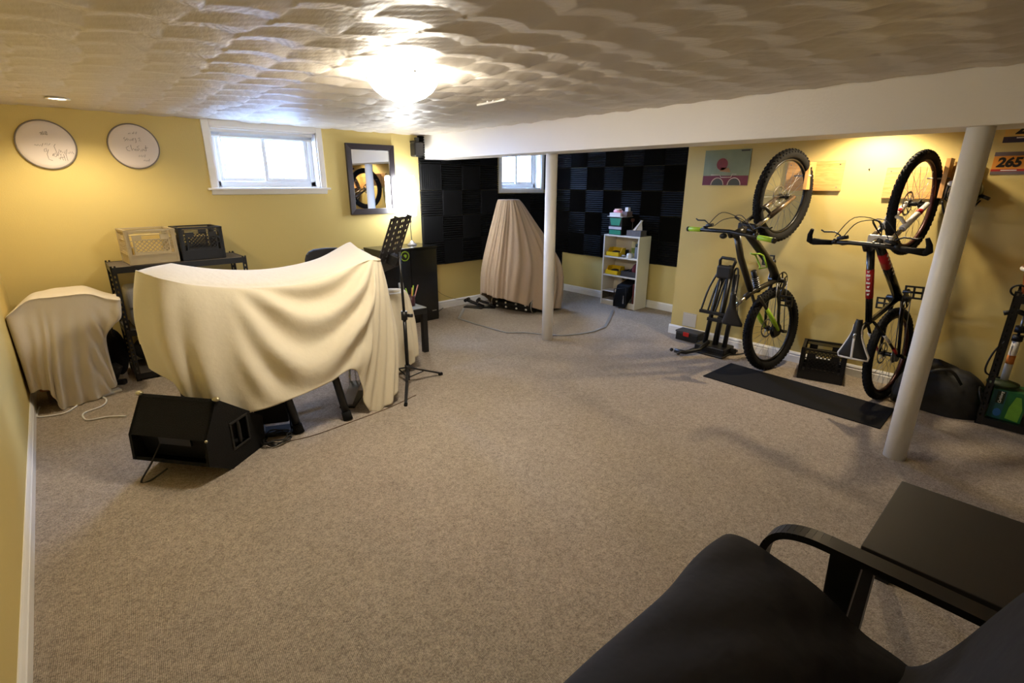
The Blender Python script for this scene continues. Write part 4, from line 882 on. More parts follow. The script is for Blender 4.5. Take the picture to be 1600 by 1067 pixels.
mb = MB(); mb.bb(5.52, 5.58, 4.02, 4.09, z+.083, z+.10); solo('note_pad', 'pale peach note pad on the pink roll', 'note pad', mb, mat('peach_paper', (242, 205, 180), .7))
mb = MB(); mb.bb(5.55, 5.60, 3.9, 3.95, z+.07, z+.12); solo('small_box', 'tiny white box topmost of the pile on the bookcase', 'box', mb, M_WHITE, bevel=.002)
t = thing('tissue_box', 'grey patterned tissue box with a tissue pulled up on the bookcase', 'tissue box', (5.55, 3.73, zt))
mb = MB(); mb.bb(5.49, 5.62, 3.645, 3.86, zt, zt+.072); part(t, 'carton', mb, mat('grey_tissue_carton', (96, 92, 96), .6, var=.55, vscale=30, stretch=(1, 5, .3)), bevel=.002)
mb = MB(); mb.prism([(5.53, 3.78, zt+.07), (5.58, 3.78, zt+.07), (5.58, 3.70, zt+.2), (5.55, 3.70, zt+.2)], (0, -.02, .0)); mb.prism([(5.53, 3.80, zt+.07), (5.58, 3.70, zt+.07), (5.57, 3.71, zt+.19), (5.55, 3.73, zt+.16)], (.01, -.01, 0)); part(t, 'tissue', mb, mat('white_tissue', (238, 236, 236), .9))
t = thing('hand_mirror', 'slim stand with a brown round head between boxes and tissues', 'stand', (5.60, 3.88, zt))
mb = MB(); mb.cyl((5.64, 3.88, zt), (5.64, 3.88, zt+.18), .004, n=6); part(t, 'stem', mb, M_STEEL)
mb = MB(); mb.cyl((5.63, 3.88, zt+.19), (5.65, 3.88, zt+.19), .024, n=16); part(t, 'head', mb, mat('brown_head', (90, 58, 50), .5))

# ------------------------------------------------------------------ bikes hung upright by the front wheel
M_TIRE = mat('tyre_rubber', (19, 18, 17), .85, var=.2, spec=.3); M_RIM = mat('black_rim', (28, 28, 30), .3, .5)
def wheel(t, c, R, tr, ax, mrim, disc=True, knob=.007, nk=58, nm='wheel'):
    """c, ax in bike-local coordinates; wheel plane x-z turned by ax about z"""
    Mx = Matrix.Translation(Vector(c)) @ ax @ Matrix.Rotation(PI/2, 4, 'X')   # wheel axis = local y
    mb = MB(Mx); mb.torus((0, 0, 0), R-tr, tr, 56, 12, rz=tr*.95); ty = part(t, nm, mb, M_TIRE, local=True, label='knobbly black tyre')
    mb = MB(Mx)
    for k in range(nk):
        a = 2*PI*k/nk
        for off, da in ((0, 0), (.62, .5), (-.62, .5), (1.1, .05), (-1.1, .05)):
            aa_ = a+da*2*PI/nk; r = R-tr+tr*math.cos(off); zz = tr*.95*math.sin(off)
            Mq = Matrix.Rotation(aa_, 3, 'Z') @ Matrix.Rotation(-off, 3, 'Y')
            mb.box((r*math.cos(aa_), r*math.sin(aa_), zz), (knob, .013, .012), Mq)
    part(ty, 'tread', mb, M_TIRE, local=True, kind='stuff')
    mb = MB(Mx); mb.torus((0, 0, 0), R-2*tr-.006, .012, 56, 8, rz=.014); part(ty, 'rim', mb, mrim, local=True)
    mb = MB(Mx)
    for k in range(28):
        a = 2*PI*k/28; s = 1 if k % 2 else -1; b = a+(.5 if k % 4 < 2 else -.5)
        mb.tube([(.022*math.cos(b), .022*math.sin(b), s*.028), ((R-2*tr-.008)*math.cos(a), (R-2*tr-.008)*math.sin(a), 0)], .0013, 3, cap=False)
    part(ty, 'spokes', mb, M_STEEL, local=True)
    mb = MB(Mx); mb.cyl((0, 0, -.055), (0, 0, .055), .016, n=14); mb.cyl((0, 0, -.034), (0, 0, -.026), .026, n=16); mb.cyl((0, 0, .026), (0, 0, .034), .026, n=16); part(ty, 'hub', mb, M_BLACKM, local=True)
    if disc:
        mb = MB(Mx); mb.torus((0, 0, -.042), .078, .008, 32, 6, rz=.0012)
        for k in range(6): mb.bar((.02*math.cos(k*1.047), .02*math.sin(k*1.047), -.042), (.075*math.cos(k*1.047+.5), .075*math.sin(k*1.047+.5), -.042), .008, .002)
        part(ty, 'brake_disc', mb, M_STEEL, local=True)
    return ty
def saddle(t, c, L, m, trim=None, pitch=0):
    Ms = Matrix.Translation(Vector(c)) @ Matrix.Rotation(pitch, 4, 'Y'); rows = []
    for k in range(15):
        u = k/14; x = L*(.55-u); wd = .024+.078*max(0, (u-.35)/.65)**1.2 if u > .35 else .020*(.6+.4*min(1, u/.15)); 
        if u > .93: wd *= .86
        zc = .012*math.cos((u-.4)*3); r = []
        for q in range(11):
            v = -1+q*.2; r.append(Ms @ Vector((x, wd*v, zc+.018*(1-abs(v)**3)-.012)))
        rows.append([tuple(q) for q in r])
    mb = MB(); mb.grid(rows); s = part(t, 'saddle', mb, m, local=True, solid=.018)
    if trim:
        mb = MB(); mb.tube([tuple(Vector(rows[k][0])) for k in range(2, 15)]+[tuple(Vector(rows[14][q])) for q in range(1, 11)]+[tuple(Vector(rows[k][10])) for k in range(13, 1, -1)], .0115, 6); part(s, 'trim', mb, trim, local=True)
        mb = MB(); mb.tube([tuple(Vector(rows[k][5])+Ms.to_3x3() @ Vector((0, 0, .008))) for k in range(5, 15)], .009, 6, flat=((0, 1, 0), .5)); part(s, 'centre_stripe', mb, trim, local=True)
        mb = MB(); mb.ell(Vector(rows[6][5])+Ms.to_3x3() @ Vector((0, 0, .013)), (.016, .010, .003), 12, 6); part(s, 'emblem', mb, M_CHROME, local=True)
    mb = MB(Ms)
    for y in (-.022, .022): mb.tube([(L*.45, y*.4, -.02), (L*.2, y, -.04), (-L*.2, y, -.04), (-L*.38, y, -.018)], .0035, 6)
    part(t, 'saddle_rails', mb, M_STEEL, local=True)
def crank_set(t, c, ang, mring, L=.172):
    c = Vector(c); mb = MB(); mb.torus(c+Vector((0, -.05, 0)), .070, .006, 36, 6, Matrix.Rotation(PI/2, 3, 'X'), rz=.002); ca = part(t, 'chainring', mb, mring, local=True)
    mb = MB()
    for k in range(5): a = ang+k*2*PI/5; mb.bar(c+Vector((0, -.05, 0)), c+Vector((.07*math.cos(a), -.05, .07*math.sin(a))), .010, .006)
    part(ca, 'spider', mb, M_BLACKM, local=True)
    mb = MB(); mb.cyl(c+Vector((0, -.07, 0)), c+Vector((0, .07, 0)), .021, n=16); part(t, 'bottom_bracket', mb, M_BLACKM, local=True)
    for s in (1, -1):
        e = c+Vector((s*L*math.cos(ang), -s*.078, s*L*math.sin(ang))); mb = MB(); mb.bar(c+Vector((0, -s*.075, 0)), e, .022, .014, up=(0, 1, 0)); cr = part(t, 'crank_arm', mb, M_BLACKM, local=True, bevel=.004)
        mb = MB(); y0 = e.y-s*.012; y1 = y0-s*.1
        mb.bb(e.x-.045, e.x-.033, min(y0, y1), max(y0, y1), e.z-.006, e.z+.006); mb.bb(e.x+.033, e.x+.045, min(y0, y1), max(y0, y1), e.z-.006, e.z+.006)
        for yy in (y0, (y0+y1)/2, y1): mb.bb(e.x-.045, e.x+.045, yy-.005, yy+.005, e.z-.006, e.z+.006)
        mb.cyl((e.x, e.y, e.z), (e.x, y1, e.z), .008, n=8); part(cr, 'pedal', mb, M_BLACKM, local=True)
    return c
def levers(t, bc, half, rot):
    for s in (1, -1):
        p0 = bc+rot @ Vector((0, s*(half-.16), 0)); mb = MB(); mb.cyl(p0+rot @ Vector((0, -s*.012, 0)), p0+rot @ Vector((0, s*.012, 0)), .018, n=12); br = part(t, 'brake_clamp', mb, M_BLACKM, local=True)
        mb = MB(); mb.tube([p0+rot @ Vector((.015, 0, -.005)), p0+rot @ Vector((.04, -s*.02, -.006)), p0+rot @ Vector((.06, s*.02, -.01)), p0+rot @ Vector((.055, s*.09, -.012)), p0+rot @ Vector((.066, s*.11, -.012))], .0055, 8); part(br, 'lever', mb, M_BLACKM, local=True)
        mb = MB(); mb.tube([p0+rot @ Vector((.02, -s*.01, .0)), p0+rot @ Vector((.035, -s*.07, .0))], .013, 10); part(br, 'reservoir', mb, M_BLACK, local=True)
        mb = MB(); mb.tube([p0+rot @ Vector((-.01, 0, -.02)), p0+rot @ Vector((-.02, -s*.03, -.035)), p0+rot @ Vector((-.012, -s*.06, -.03))], .008, 8); part(br, 'shifter', mb, M_BLACK, local=True)

def bike_matrix(rear_hub, front_hub_z, front_dy, yaw):
    o = Vector(rear_hub); x = Vector((0, front_dy, front_hub_z-o.z)).normalized()
    z = Vector((-math.cos(yaw), math.sin(yaw), 0)); z = (z-x*z.dot(x)).normalized(); y = z.cross(x); return frame(o, x, y, z)

# --- bike with lime grips: full suspension trail bike
WB = 1.12; RW = .368
Mb1 = bike_matrix((4.52, 1.585, RW), RW+WB, .075, .20)
b1 = thing('mountain_bike', 'dark full-suspension mountain bike with lime green grips hung upright by its front wheel', 'bicycle', M=Mb1)
M_FR1 = mat('olive_black_frame', (46, 42, 34), .32, .2, var=.15)
steer = Matrix.Rotation(-.10, 4, 'Z')
wheel(b1, (0, 0, 0), RW, .037, Matrix.Identity(4), M_RIM, nm='rear_wheel'); wheel(b1, (WB, 0, 0), RW, .037, steer, M_RIM, nm='front_wheel')
BBp = Vector((.43, 0, -.015)); HT = Vector((.845, 0, .60)); HB = Vector((.885, 0, .48)); SJ = Vector((.36, 0, .34))
mb = MB(); mb.tube([HT, HB], .030, 14); part(b1, 'head_tube', mb, M_FR1, local=True)
mb = MB(); mb.tube([HT.lerp(HB, .25), Vector((.66, 0, .50)), SJ+Vector((.02, 0, .0))], [.026, .025, .022], 14, flat=((0, 1, 0), 1.15)); part(b1, 'top_tube', mb, M_FR1, local=True)
mb = MB(); mb.tube([HB, Vector((.74, 0, .30)), Vector((.56, 0, .08)), BBp], [.031, .034, .034, .034], 14); part(b1, 'down_tube', mb, M_FR1, local=True)
mb = MB(); mb.tube([BBp, Vector((.40, 0, .16)), SJ, Vector((.325, 0, .41))], .022, 12); part(b1, 'seat_tube', mb, M_FR1, local=True)
mb = MB(); mb.tube([SJ, Vector((.265, 0, .545))], .0155, 10); part(b1, 'seat_post', mb, M_CHROME, local=True)
saddle(b1, (.24, 0, .56), .27, mat('black_saddle', (22, 21, 21), .45))
for s in (1, -1):
    mb = MB(); mb.tube([BBp+Vector((-.02, s*.03, .03)), Vector((.22, s*.055, .01)), Vector((0, s*.062, 0))], [.016, .013, .011], 10); part(b1, 'chain_stay', mb, M_FR1, local=True)
    mb = MB(); mb.tube([Vector((.33, s*.03, .27)), Vector((.20, s*.052, .17)), Vector((.12, s*.058, .10))], .0125, 10); part(b1, 'seat_stay', mb, M_FR1, local=True)
    mb = MB(); mb.tube([Vector((.21, s*.054, .178)), Vector((.10, s*.06, .085)), Vector((0, s*.064, .0))], [.014, .020, .012], 10); part(b1, 'stay_guard', mb, M_LIME, local=True, label='lime green rear stay')
mb = MB(); mb.tube([Vector((.36, 0, .24)), Vector((.54, 0, .32))], .022, 12); sh = part(b1, 'shock', mb, M_BLACKM, local=True)
mb = MB()
for k in range(6): mb.torus(Vector((.40+.016*k, 0, .258+.007*k)), .025, .004, 16, 6, Matrix.Rotation(1.2, 3, 'Y'))
part(sh, 'shock_rings', mb, M_STEEL, local=True)
crank_set(b1, BBp, 2.7, M_BLACKM)
mb = MB(); mb.cyl((0, -.045, 0), (0, -.06, 0), .055, n=24); mb.cyl((0, -.036, 0), (0, -.045, 0), .075, .06, n=24); part(b1, 'cassette', mb, M_BLACKM, local=True)
mb = MB(); mb.tube([(0.0, -.055, .07), (.42, -.05, .055)], .004, 6); mb.tube([(-.03, -.055, -.10), (.2, -.055, -.075), (.42, -.05, -.085)], .004, 6); part(b1, 'chain', mb, M_STEEL, local=True)
mb = MB(); mb.tube([(0, -.07, -.02), (-.02, -.07, -.06), (-.03, -.066, -.11)], .013, 8); part(b1, 'derailleur', mb, M_BLACKM, local=True)
# bottle cage on the down tube
mb = MB(); q = Vector((.66, 0, .26)); mb.tube([q+Vector((0, -.035, .0)), q+Vector((.02, -.04, .06)), q+Vector((.02, 0, .10)), q+Vector((.02, .04, .06)), q+Vector((0, .035, 0)), q+Vector((-.10, .03, -.07)), q+Vector((-.11, 0, -.01)), q+Vector((-.10, -.03, -.07)), q+Vector((0, -.035, 0))], .0065, 8); part(b1, 'bottle_cage', mb, M_LIME, local=True, label='lime green bottle cage')
# fork, stem, bar turn together
def st(v): return Matrix.Translation((HB.x, 0, 0)) @ steer @ Matrix.Translation((-HB.x, 0, 0)) @ Vector(v)
CR = HB+Vector((.012, 0, -.035)); AX = Vector((WB, 0, 0))
mb = MB(); mb.box(st(CR), (.06, .16, .035), steer); part(b1, 'fork_crown', mb, M_BLACKM, local=True, bevel=.01)
for s in (1, -1):
    a = CR+Vector((0, s*.065, 0)); b = AX+Vector((0, s*.065, 0)); m_ = a.lerp(b, .42)
    mb = MB(); mb.tube([st(a), st(m_)], .0165, 12); part(b1, 'stanchion', mb, M_CHROME, local=True)
    mb = MB(); mb.tube([st(a.lerp(b, .36)), st(b)], [.022, .018], 12); part(b1, 'fork_leg', mb, mat('bronze_fork', (120, 106, 92), .25, .8), local=True)
a = CR.lerp(AX, .42); mb = MB(); mb.tube([st(a+Vector((.0, -.065, 0))), st(a+Vector((.05, -.04, .05))), st(a+Vector((.06, 0, .065))), st(a+Vector((.05, .04, .05))), st(a+Vector((0, .065, 0)))], .013, 10); part(b1, 'fork_arch', mb, M_FR1, local=True)
BC = st(Vector((.875, 0, .665))); rot = steer.to_3x3()
mb = MB(); mb.tube([st(HT+Vector((-.01, 0, .03))), BC], .020, 12); part(b1, 'stem', mb, M_BLACKM, local=True)
mb = MB(); mb.tube([BC+rot @ Vector((-.02, -.385, .01)), BC+rot @ Vector((-.005, -.1, .006)), BC, BC+rot @ Vector((-.005, .1, .006)), BC+rot @ Vector((-.02, .385, .01))], .0155, 12); part(b1, 'handlebar', mb, M_BLACKM, local=True)
for s in (1, -1):
    mb = MB(); mb.tube([BC+rot @ Vector((-.013, s*.255, .008)), BC+rot @ Vector((-.02, s*.375, .01))], .0185, 14); gr = part(b1, 'grip', mb, M_LIME, local=True, label='lime green grip')
    mb = MB(); mb.tube([BC+rot @ Vector((-.02, s*.372, .01)), BC+rot @ Vector((-.021, s*.388, .01))], .0205, 14); part(gr, 'end_cap', mb, M_BLACK, local=True)
levers(b1, BC, .385, rot)
mb = MB(); mb.ell(BC+Vector((-.035, .05, .0)), (.022, .03, .026), 12, 8); part(b1, 'bike_computer', mb, M_BLACK, local=True)
mb = MB()
for y, q in ((.2, .05), (-.2, .04), (.14, .0), (-.13, .02)): mb.tube(cat_rom([tuple(BC+rot @ Vector((.03, y, 0))), tuple(BC+rot @ Vector((.085+q, y*.45, .0))), tuple(BC+rot @ Vector((.10, y*-.1, -.07))), tuple(HB+Vector((.03, 0, -.04)))], 16), .003, 6)
part(b1, 'cables', mb, M_BLACK, local=True)

# --- black, red and white hardtail
RW2 = .355; WB2 = 1.10
Mb2 = bike_matrix((4.515, .725, RW2), RW2+WB2, .06, .17)
b2 = thing('mountain_bike', 'black and red hardtail bike with a white fork hung upright by its front wheel', 'bicycle', M=Mb2)
M_FR2 = mat('gloss_black_frame', (20, 19, 20), .2, .1, var=.1); M_FR2R = mat('red_frame_panel', (170, 24, 34), .3); M_WFORK = mat('white_fork', (228, 224, 218), .3)
M_RIMR = mat('dark_red_rim', (58, 26, 26), .35, .4)
steer = Matrix.Rotation(-.06, 4, 'Z')
wheel(b2, (0, 0, 0), RW2, .030, Matrix.Identity(4), M_RIMR, knob=.005, nm='rear_wheel'); wheel(b2, (WB2, 0, 0), RW2, .030, steer, M_RIMR, knob=.005, nm='front_wheel')
BBp = Vector((.43, 0, .0)); HT = Vector((.835, 0, .58)); HB = Vector((.87, 0, .47)); SJ = Vector((.31, 0, .42))
mb = MB(); mb.tube([HT, HB], .026, 14); part(b2, 'head_tube', mb, M_FR2, local=True)
A1, A2 = HT.lerp(HB, .2), SJ
mb = MB(); mb.tube([A1, A2], [.024, .020], 14); tt = part(b2, 'top_tube', mb, M_FR2, local=True)
mb = MB(); mb.tube([A1.lerp(A2, .28), A1.lerp(A2, .66)], [.0242, .0226], 14); rp_ = part(tt, 'red_panel', mb, M_FR2R, local=True)
D1, D2 = HB, BBp
mb = MB(); mb.tube([D1, D1.lerp(D2, .5), D2], [.027, .031, .03], 14); dt = part(b2, 'down_tube', mb, M_FR2, local=True)
mb = MB(); mb.tube([D1.lerp(D2, .18), D1.lerp(D2, .42)], [.0300, .0312], 14); part(dt, 'red_panel', mb, M_FR2R, local=True)
mb = MB(); up = (A1-A2).cross(Vector((0, 1, 0))).normalized(); up = up if up.z > 0 else -up
for k in range(7):
    c_ = A1.lerp(A2, .30+.05*k)+up*.0235; mb.box(c_, (.012, .012+.012*(k % 2), .002), Matrix.Identity(3)); mb.box(c_+Vector((.006, .007*(1 if k % 2 else -1), 0)), (.006, .004, .003))
part(tt, 'white_decal', mb, M_WHITE, local=True)
mb = MB()
for k in range(6):
    c_ = D1.lerp(D2, .22+.06*k); mb.box(c_+Vector((0, .030, 0)), (.022, .003, .014)); mb.box(c_+Vector((0, -.030, 0)), (.022, .003, .014))
part(dt, 'white_decal', mb, M_WHITE, local=True)
mb = MB(); mb.tube([BBp, SJ, SJ+Vector((-.012, 0, .04))], .0175, 12); part(b2, 'seat_tube', mb, M_FR2, local=True)
mb = MB(); mb.tube([SJ, Vector((.262, 0, .555))], .0145, 10); part(b2, 'seat_post', mb, M_BLACKM, local=True)
saddle(b2, (.205, 0, .575), .27, mat('black_saddle_cover', (20, 19, 20), .4), M_WHITE, pitch=.10)
for s in (1, -1):
    mb = MB(); mb.tube([BBp+Vector((-.02, s*.03, 0)), Vector((.2, s*.05, .005)), Vector((0, s*.062, 0))], [.014, .012, .010], 10); part(b2, 'chain_stay', mb, M_FR2, local=True)
    mb = MB(); mb.tube([SJ+Vector((0, s*.022, -.03)), Vector((.18, s*.05, .23)), Vector((0, s*.062, .005))], .010, 10); ss = part(b2, 'seat_stay', mb, M_FR2, local=True)
    mb = MB(); mb.tube([Vector((.20, s*.048, .26)), Vector((.135, s*.054, .175))], .0115, 10); part(ss, 'white_panel', mb, M_WHITE, local=True)
    mb = MB(); mb.tube([Vector((.075, s*.058, .1)), Vector((.03, s*.061, .045))], .0115, 10); part(ss, 'red_panel', mb, M_FR2R, local=True)
crank_set(b2, BBp, 1.1, M_BLACKM)
mb = MB(); mb.cyl((0, -.045, 0), (0, -.06, 0), .045, n=24); mb.cyl((0, -.036, 0), (0, -.045, 0), .06, .05, n=24); part(b2, 'cassette', mb, M_STEEL, local=True)
mb = MB(); mb.tube([(0.0, -.055, .055), (.42, -.05, .075)], .004, 6); mb.tube([(-.03, -.055, -.10), (.2, -.055, -.08), (.42, -.05, -.075)], .004, 6); part(b2, 'chain', mb, M_STEEL, local=True)
mb = MB(); mb.tube([(0, -.07, -.02), (-.02, -.07, -.06), (-.03, -.066, -.11)], .013, 8); part(b2, 'derailleur', mb, M_BLACKM, local=True)
CR = HB+Vector((.012, 0, -.03)); AX = Vector((WB2, 0, 0))
mb = MB(); mb.box(st(CR), (.055, .15, .032), steer); part(b2, 'fork_crown', mb, M_WFORK, local=True, bevel=.01)
for s in (1, -1):
    a = CR+Vector((0, s*.06, 0)); b = AX+Vector((0, s*.06, 0))
    mb = MB(); mb.tube([st(a), st(a.lerp(b, .4))], .0155, 12); part(b2, 'stanchion', mb, M_CHROME, local=True)
    mb = MB(); mb.tube([st(a.lerp(b, .30)), st(b)], [.022, .017], 12); fl_ = part(b2, 'fork_leg', mb, M_WFORK, local=True)
    mb = MB(); mb.tube([st(a.lerp(b, .72)), st(a.lerp(b, .80))], .0205, 12); part(fl_, 'red_band', mb, M_FR2R, local=True)
a = CR.lerp(AX, .40); mb = MB(); mb.tube([st(a+Vector((.0, -.06, 0))), st(a+Vector((.05, -.04, .05))), st(a+Vector((.06, 0, .06))), st(a+Vector((.05, .04, .05))), st(a+Vector((0, .06, 0)))], .012, 10); part(b2, 'fork_arch', mb, M_WFORK, local=True)
BC = st(Vector((.865, 0, .645))); rot = steer.to_3x3()
mb = MB(); mb.tube([st(HT+Vector((-.01, 0, .03))), BC], .019, 12); part(b2, 'stem', mb, M_BLACKM, local=True)
mb = MB(); mb.tube([BC+rot @ Vector((-.015, -.32, .0)), BC+rot @ Vector((0, -.08, 0)), BC+rot @ Vector((0, .08, 0)), BC+rot @ Vector((-.015, .32, 0))], .0145, 12); part(b2, 'handlebar', mb, M_BLACKM, local=True)
for s in (1, -1):
    e = BC+rot @ Vector((-.015, s*.325, 0)); mb = MB(); mb.tube([BC+rot @ Vector((-.01, s*.20, 0)), BC+rot @ Vector((-.014, s*.27, 0)), e], [.017, .019, .024], 12, flat=((1, 0, 0), 1.0)); gr = part(b2, 'grip', mb, M_RUBBER, local=True)
    mb = MB(); mb.tube([e, e+rot @ Vector((.01, s*.022, .01)), e+rot @ Vector((.045, s*.02, .02)), e+rot @ Vector((.085, s*.005, .03))], [.024, .021, .016, .011], 12); part(gr, 'bar_end', mb, M_RUBBER, local=True)
levers(b2, BC, .34, rot)
mb = MB()
for y, q in ((.19, .06), (-.19, .05), (.14, .03), (-.13, .04)): mb.tube(cat_rom([tuple(BC+rot @ Vector((.03, y, 0))), tuple(BC+rot @ Vector((.10+q, y*.5, .0))), tuple(BC+rot @ Vector((.14, y*-.1, -.08))), tuple(HB+Vector((.03, 0, -.04)))], 16), .003, 6)
part(b2, 'cables', mb, M_BLACK, local=True)
# ------------------------------------------------------------------ wooden bike hooks on the wall
M_PINE = wood_mat('pine_board', (226, 178, 112), (205, 150, 84), (3, 3, 26)); M_PINE2 = wood_mat('pale_pine_edge', (226, 178, 112), (205, 150, 84), (26, 26, 3))
def hook(label, y0, y1, z0, z1, yu, zu0, zu1):
    t = thing('bike_hook', label, 'bike hook', (XK, (y0+y1)/2, z0), group='wooden bike hooks')
    mb = MB(); mb.bb(XK-.02, XK, y0, y1, z0, z1); part(t, 'wall_board', mb, M_PINE, bevel=.002)
    mb = MB(); mb.bb(XK-.17, XK-.019, yu-.014, yu+.014, zu0, zu1); part(t, 'arm', mb, M_PINE2, bevel=.002)
    mb = MB(); mb.cyl((XK-.15, yu+.1, (zu0+zu1)/2), (XK-.15, yu-.03, (zu0+zu1)/2), .006, n=10); part(t, 'dowel', mb, M_STEEL)
    for y, z in ((y0+.03, z0+.03), (y0+.03, z1-.03), (y1-.03, z1-.03)):
        mb = MB(); mb.cyl((XK-.022, y, z), (XK-.019, y, z), .005, n=8); part(t, 'screw', mb, M_STEEL)
hook('pine bike hook board behind the wheel of the lime-gripped bike', 1.365, 1.80, 1.53, 1.77, 1.585, 1.54, 1.76)
hook('pine bike hook board behind the wheel of the white-forked bike', .52, 1.07, 1.48, 1.71, .690, 1.49, 1.76)

# poster (no figure; bicycle wheels and colour fields only)
t = thing('poster', 'small unframed poster with a teal field and maroon band', 'poster', (XK, 2.36, 1.57))
mb = MB(); mb.bb(XK-.006, XK, 2.135, 2.583, 1.572, 1.895); part(t, 'sheet', mb, mat('poster_teal', (132, 142, 112), .6, var=.2, vscale=9))
mb = MB(); mb.bb(XK-.0068, XK-.005, 2.136, 2.582, 1.573, 1.66); part(t, 'maroon_band', mb, mat('poster_maroon', (104, 24, 44), .6, var=.25, vscale=14))
M_CRM = mat('poster_cream', (214, 200, 184), .6)
for y in (2.43, 2.265):
    mb = MB(); mb.tube([(XK-.0075, y+.062*math.cos(a), 1.574+.066*math.sin(a)) for a in np.linspace(.02, PI-.02, 20)], .004, 5); part(t, 'wheel_arc', mb, M_CRM)
    mb = MB(); mb.prism([(XK-.0065, y+.055*math.cos(a), 1.574+.058*math.sin(a)) for a in np.linspace(0, PI, 16)], (-.0008, 0, 0)); part(t, 'wheel_disc', mb, mat('poster_dark', (70, 72, 62), .6))
mb = MB()
for a, b in (((2.50, 1.668), (2.41, 1.668)), ((2.41, 1.668), (2.40, 1.645)), ((2.40, 1.645), (2.30, 1.645)), ((2.30, 1.645), (2.29, 1.675)), ((2.29, 1.675), (2.25, 1.672))): mb.tube([(XK-.0075, a[0], a[1]), (XK-.0075, b[0], b[1])], .003, 5)
part(t, 'bike_frame_line', mb, M_CRM)
mb = MB(); mb.prism([(XK-.0065, 2.40+.055*math.cos(a), 1.765+.055*math.sin(a)) for a in np.linspace(0, 2*PI, 20, endpoint=False)], (-.0008, 0, 0)); part(t, 'red_round_patch', mb, mat('poster_red', (122, 34, 30), .6, var=.35, vscale=30))
mb = MB(); mb.prism([(XK-.0065, 2.42, 1.70), (XK-.0065, 2.31, 1.69), (XK-.0065, 2.33, 1.73), (XK-.0065, 2.40, 1.735)], (-.0008, 0, 0)); part(t, 'tan_patch', mb, mat('poster_tan', (168, 120, 66), .6))
mb = MB(); mb.bb(XK-.0068, XK-.0055, 2.15, 2.23, 1.876, 1.888); part(t, 'dark_caption_bar', mb, mat('poster_caption', (52, 54, 48), .6))

# ------------------------------------------------------------------ hitch bike carrier folded upright
t = thing('bike_carrier', 'folded black hitch bike carrier leaning against the yellow wall', 'bike carrier', (4.62, 2.12, 0))
c0 = Vector((4.62, 2.12, 0))
mb = MB(); mb.box(c0+Vector((0, 0, .045)), (.22, .30, .06)); mb.box(c0+Vector((0, .0, .012)), (.34, .34, .02)); part(t, 'base', mb, M_BLACKM, bevel=.008)
for dy, dx, ztop, r in ((.10, .0, .78, .021), (.0, .01, .84, .026), (-.10, .0, .76, .021)):
    mb = MB(); mb.tube([c0+Vector((dx, dy, .06)), c0+Vector((.06+dx, dy*.95, .36)), c0+Vector((.14+dx, dy*.7, ztop))], r, 10, flat=((0, 1, 0), 1.3)); part(t, 'upright', mb, M_BLACKM)
for z, x, y0, y1 in ((.375, 4.66, 2.33, 2.02), (.33, 4.665, 2.14, 1.93), (.31, 4.66, 2.24, 1.99)):
    mb = MB(); mb.bb(x-.02, x+.02, y1, y0, z-.016, z+.016); part(t, 'cross_bar', mb, M_BLACKM, bevel=.004)
for dy in (.17, .10, -.13):
    mb = MB(); mb.tube(cat_rom([tuple(c0+Vector((.04, dy+.03, .38))), tuple(c0+Vector((.10, dy*.9+.02, .60))), tuple(c0+Vector((.14, dy*.55, .80))), tuple(c0+Vector((.15, dy*.25, .78))), tuple(c0+Vector((.10, dy*.45, .56))), tuple(c0+Vector((.05, dy*.6, .38)))], 30), .0095, 8); part(t, 'wheel_hoop', mb, M_BLACKM)
mb = MB(); h = c0+Vector((.14, .05, .80)); mb.tube([h+Vector((0, .06, 0)), h+Vector((0, .065, .08)), h+Vector((0, .05, .105)), h+Vector((0, -.075, .10)), h+Vector((0, -.085, .075)), h+Vector((0, -.06, 0))], .014, 10); part(t, 'handle', mb, M_BLACK)
mb = MB(); mb.box(h+Vector((-.01, 0, -.03)), (.07, .15, .13)); part(t, 'pivot_head', mb, M_BLACK, bevel=.02)
mb = MB(); mb.tube([c0+Vector((-.05, .04, .10)), c0+Vector((-.20, .05, .05)), c0+Vector((-.33, .12, .035)), c0+Vector((-.36, .22, .035))], .020, 10, flat=((0, 0, 1), 1.0)); tg = part(t, 'tongue', mb, M_BLACKM)
e = c0+Vector((-.345, .17, .035))
mb = MB(); mb.cyl(e+Vector((-.06, -.02, 0)), e+Vector((.03, .0, 0)), .009, n=10); mb.ell(e+Vector((-.07, -.025, 0)), (.016, .016, .016), 10, 8); mb.ell(e+Vector((-.01, .085, 0)), (.018, .018, .018), 10, 8); part(tg, 'hitch_pin', mb, M_BLACKM)
for dy in (.17, -.17):
    mb = MB(); mb.cyl(c0+Vector((.05, dy-.02, .03)), c0+Vector((.05, dy+.02, .03)), .03, n=16); part(t, 'caster', mb, M_RUBBER)
mb = MB(); mb.tube(cat_rom([tuple(c0+Vector((.0, -.17, .01))), tuple(c0+Vector((.10, -.22, .008))), tuple(c0+Vector((.2, -.24, .008)))], 10), .006, 6); part(t, 'strap', mb, M_BLACK)

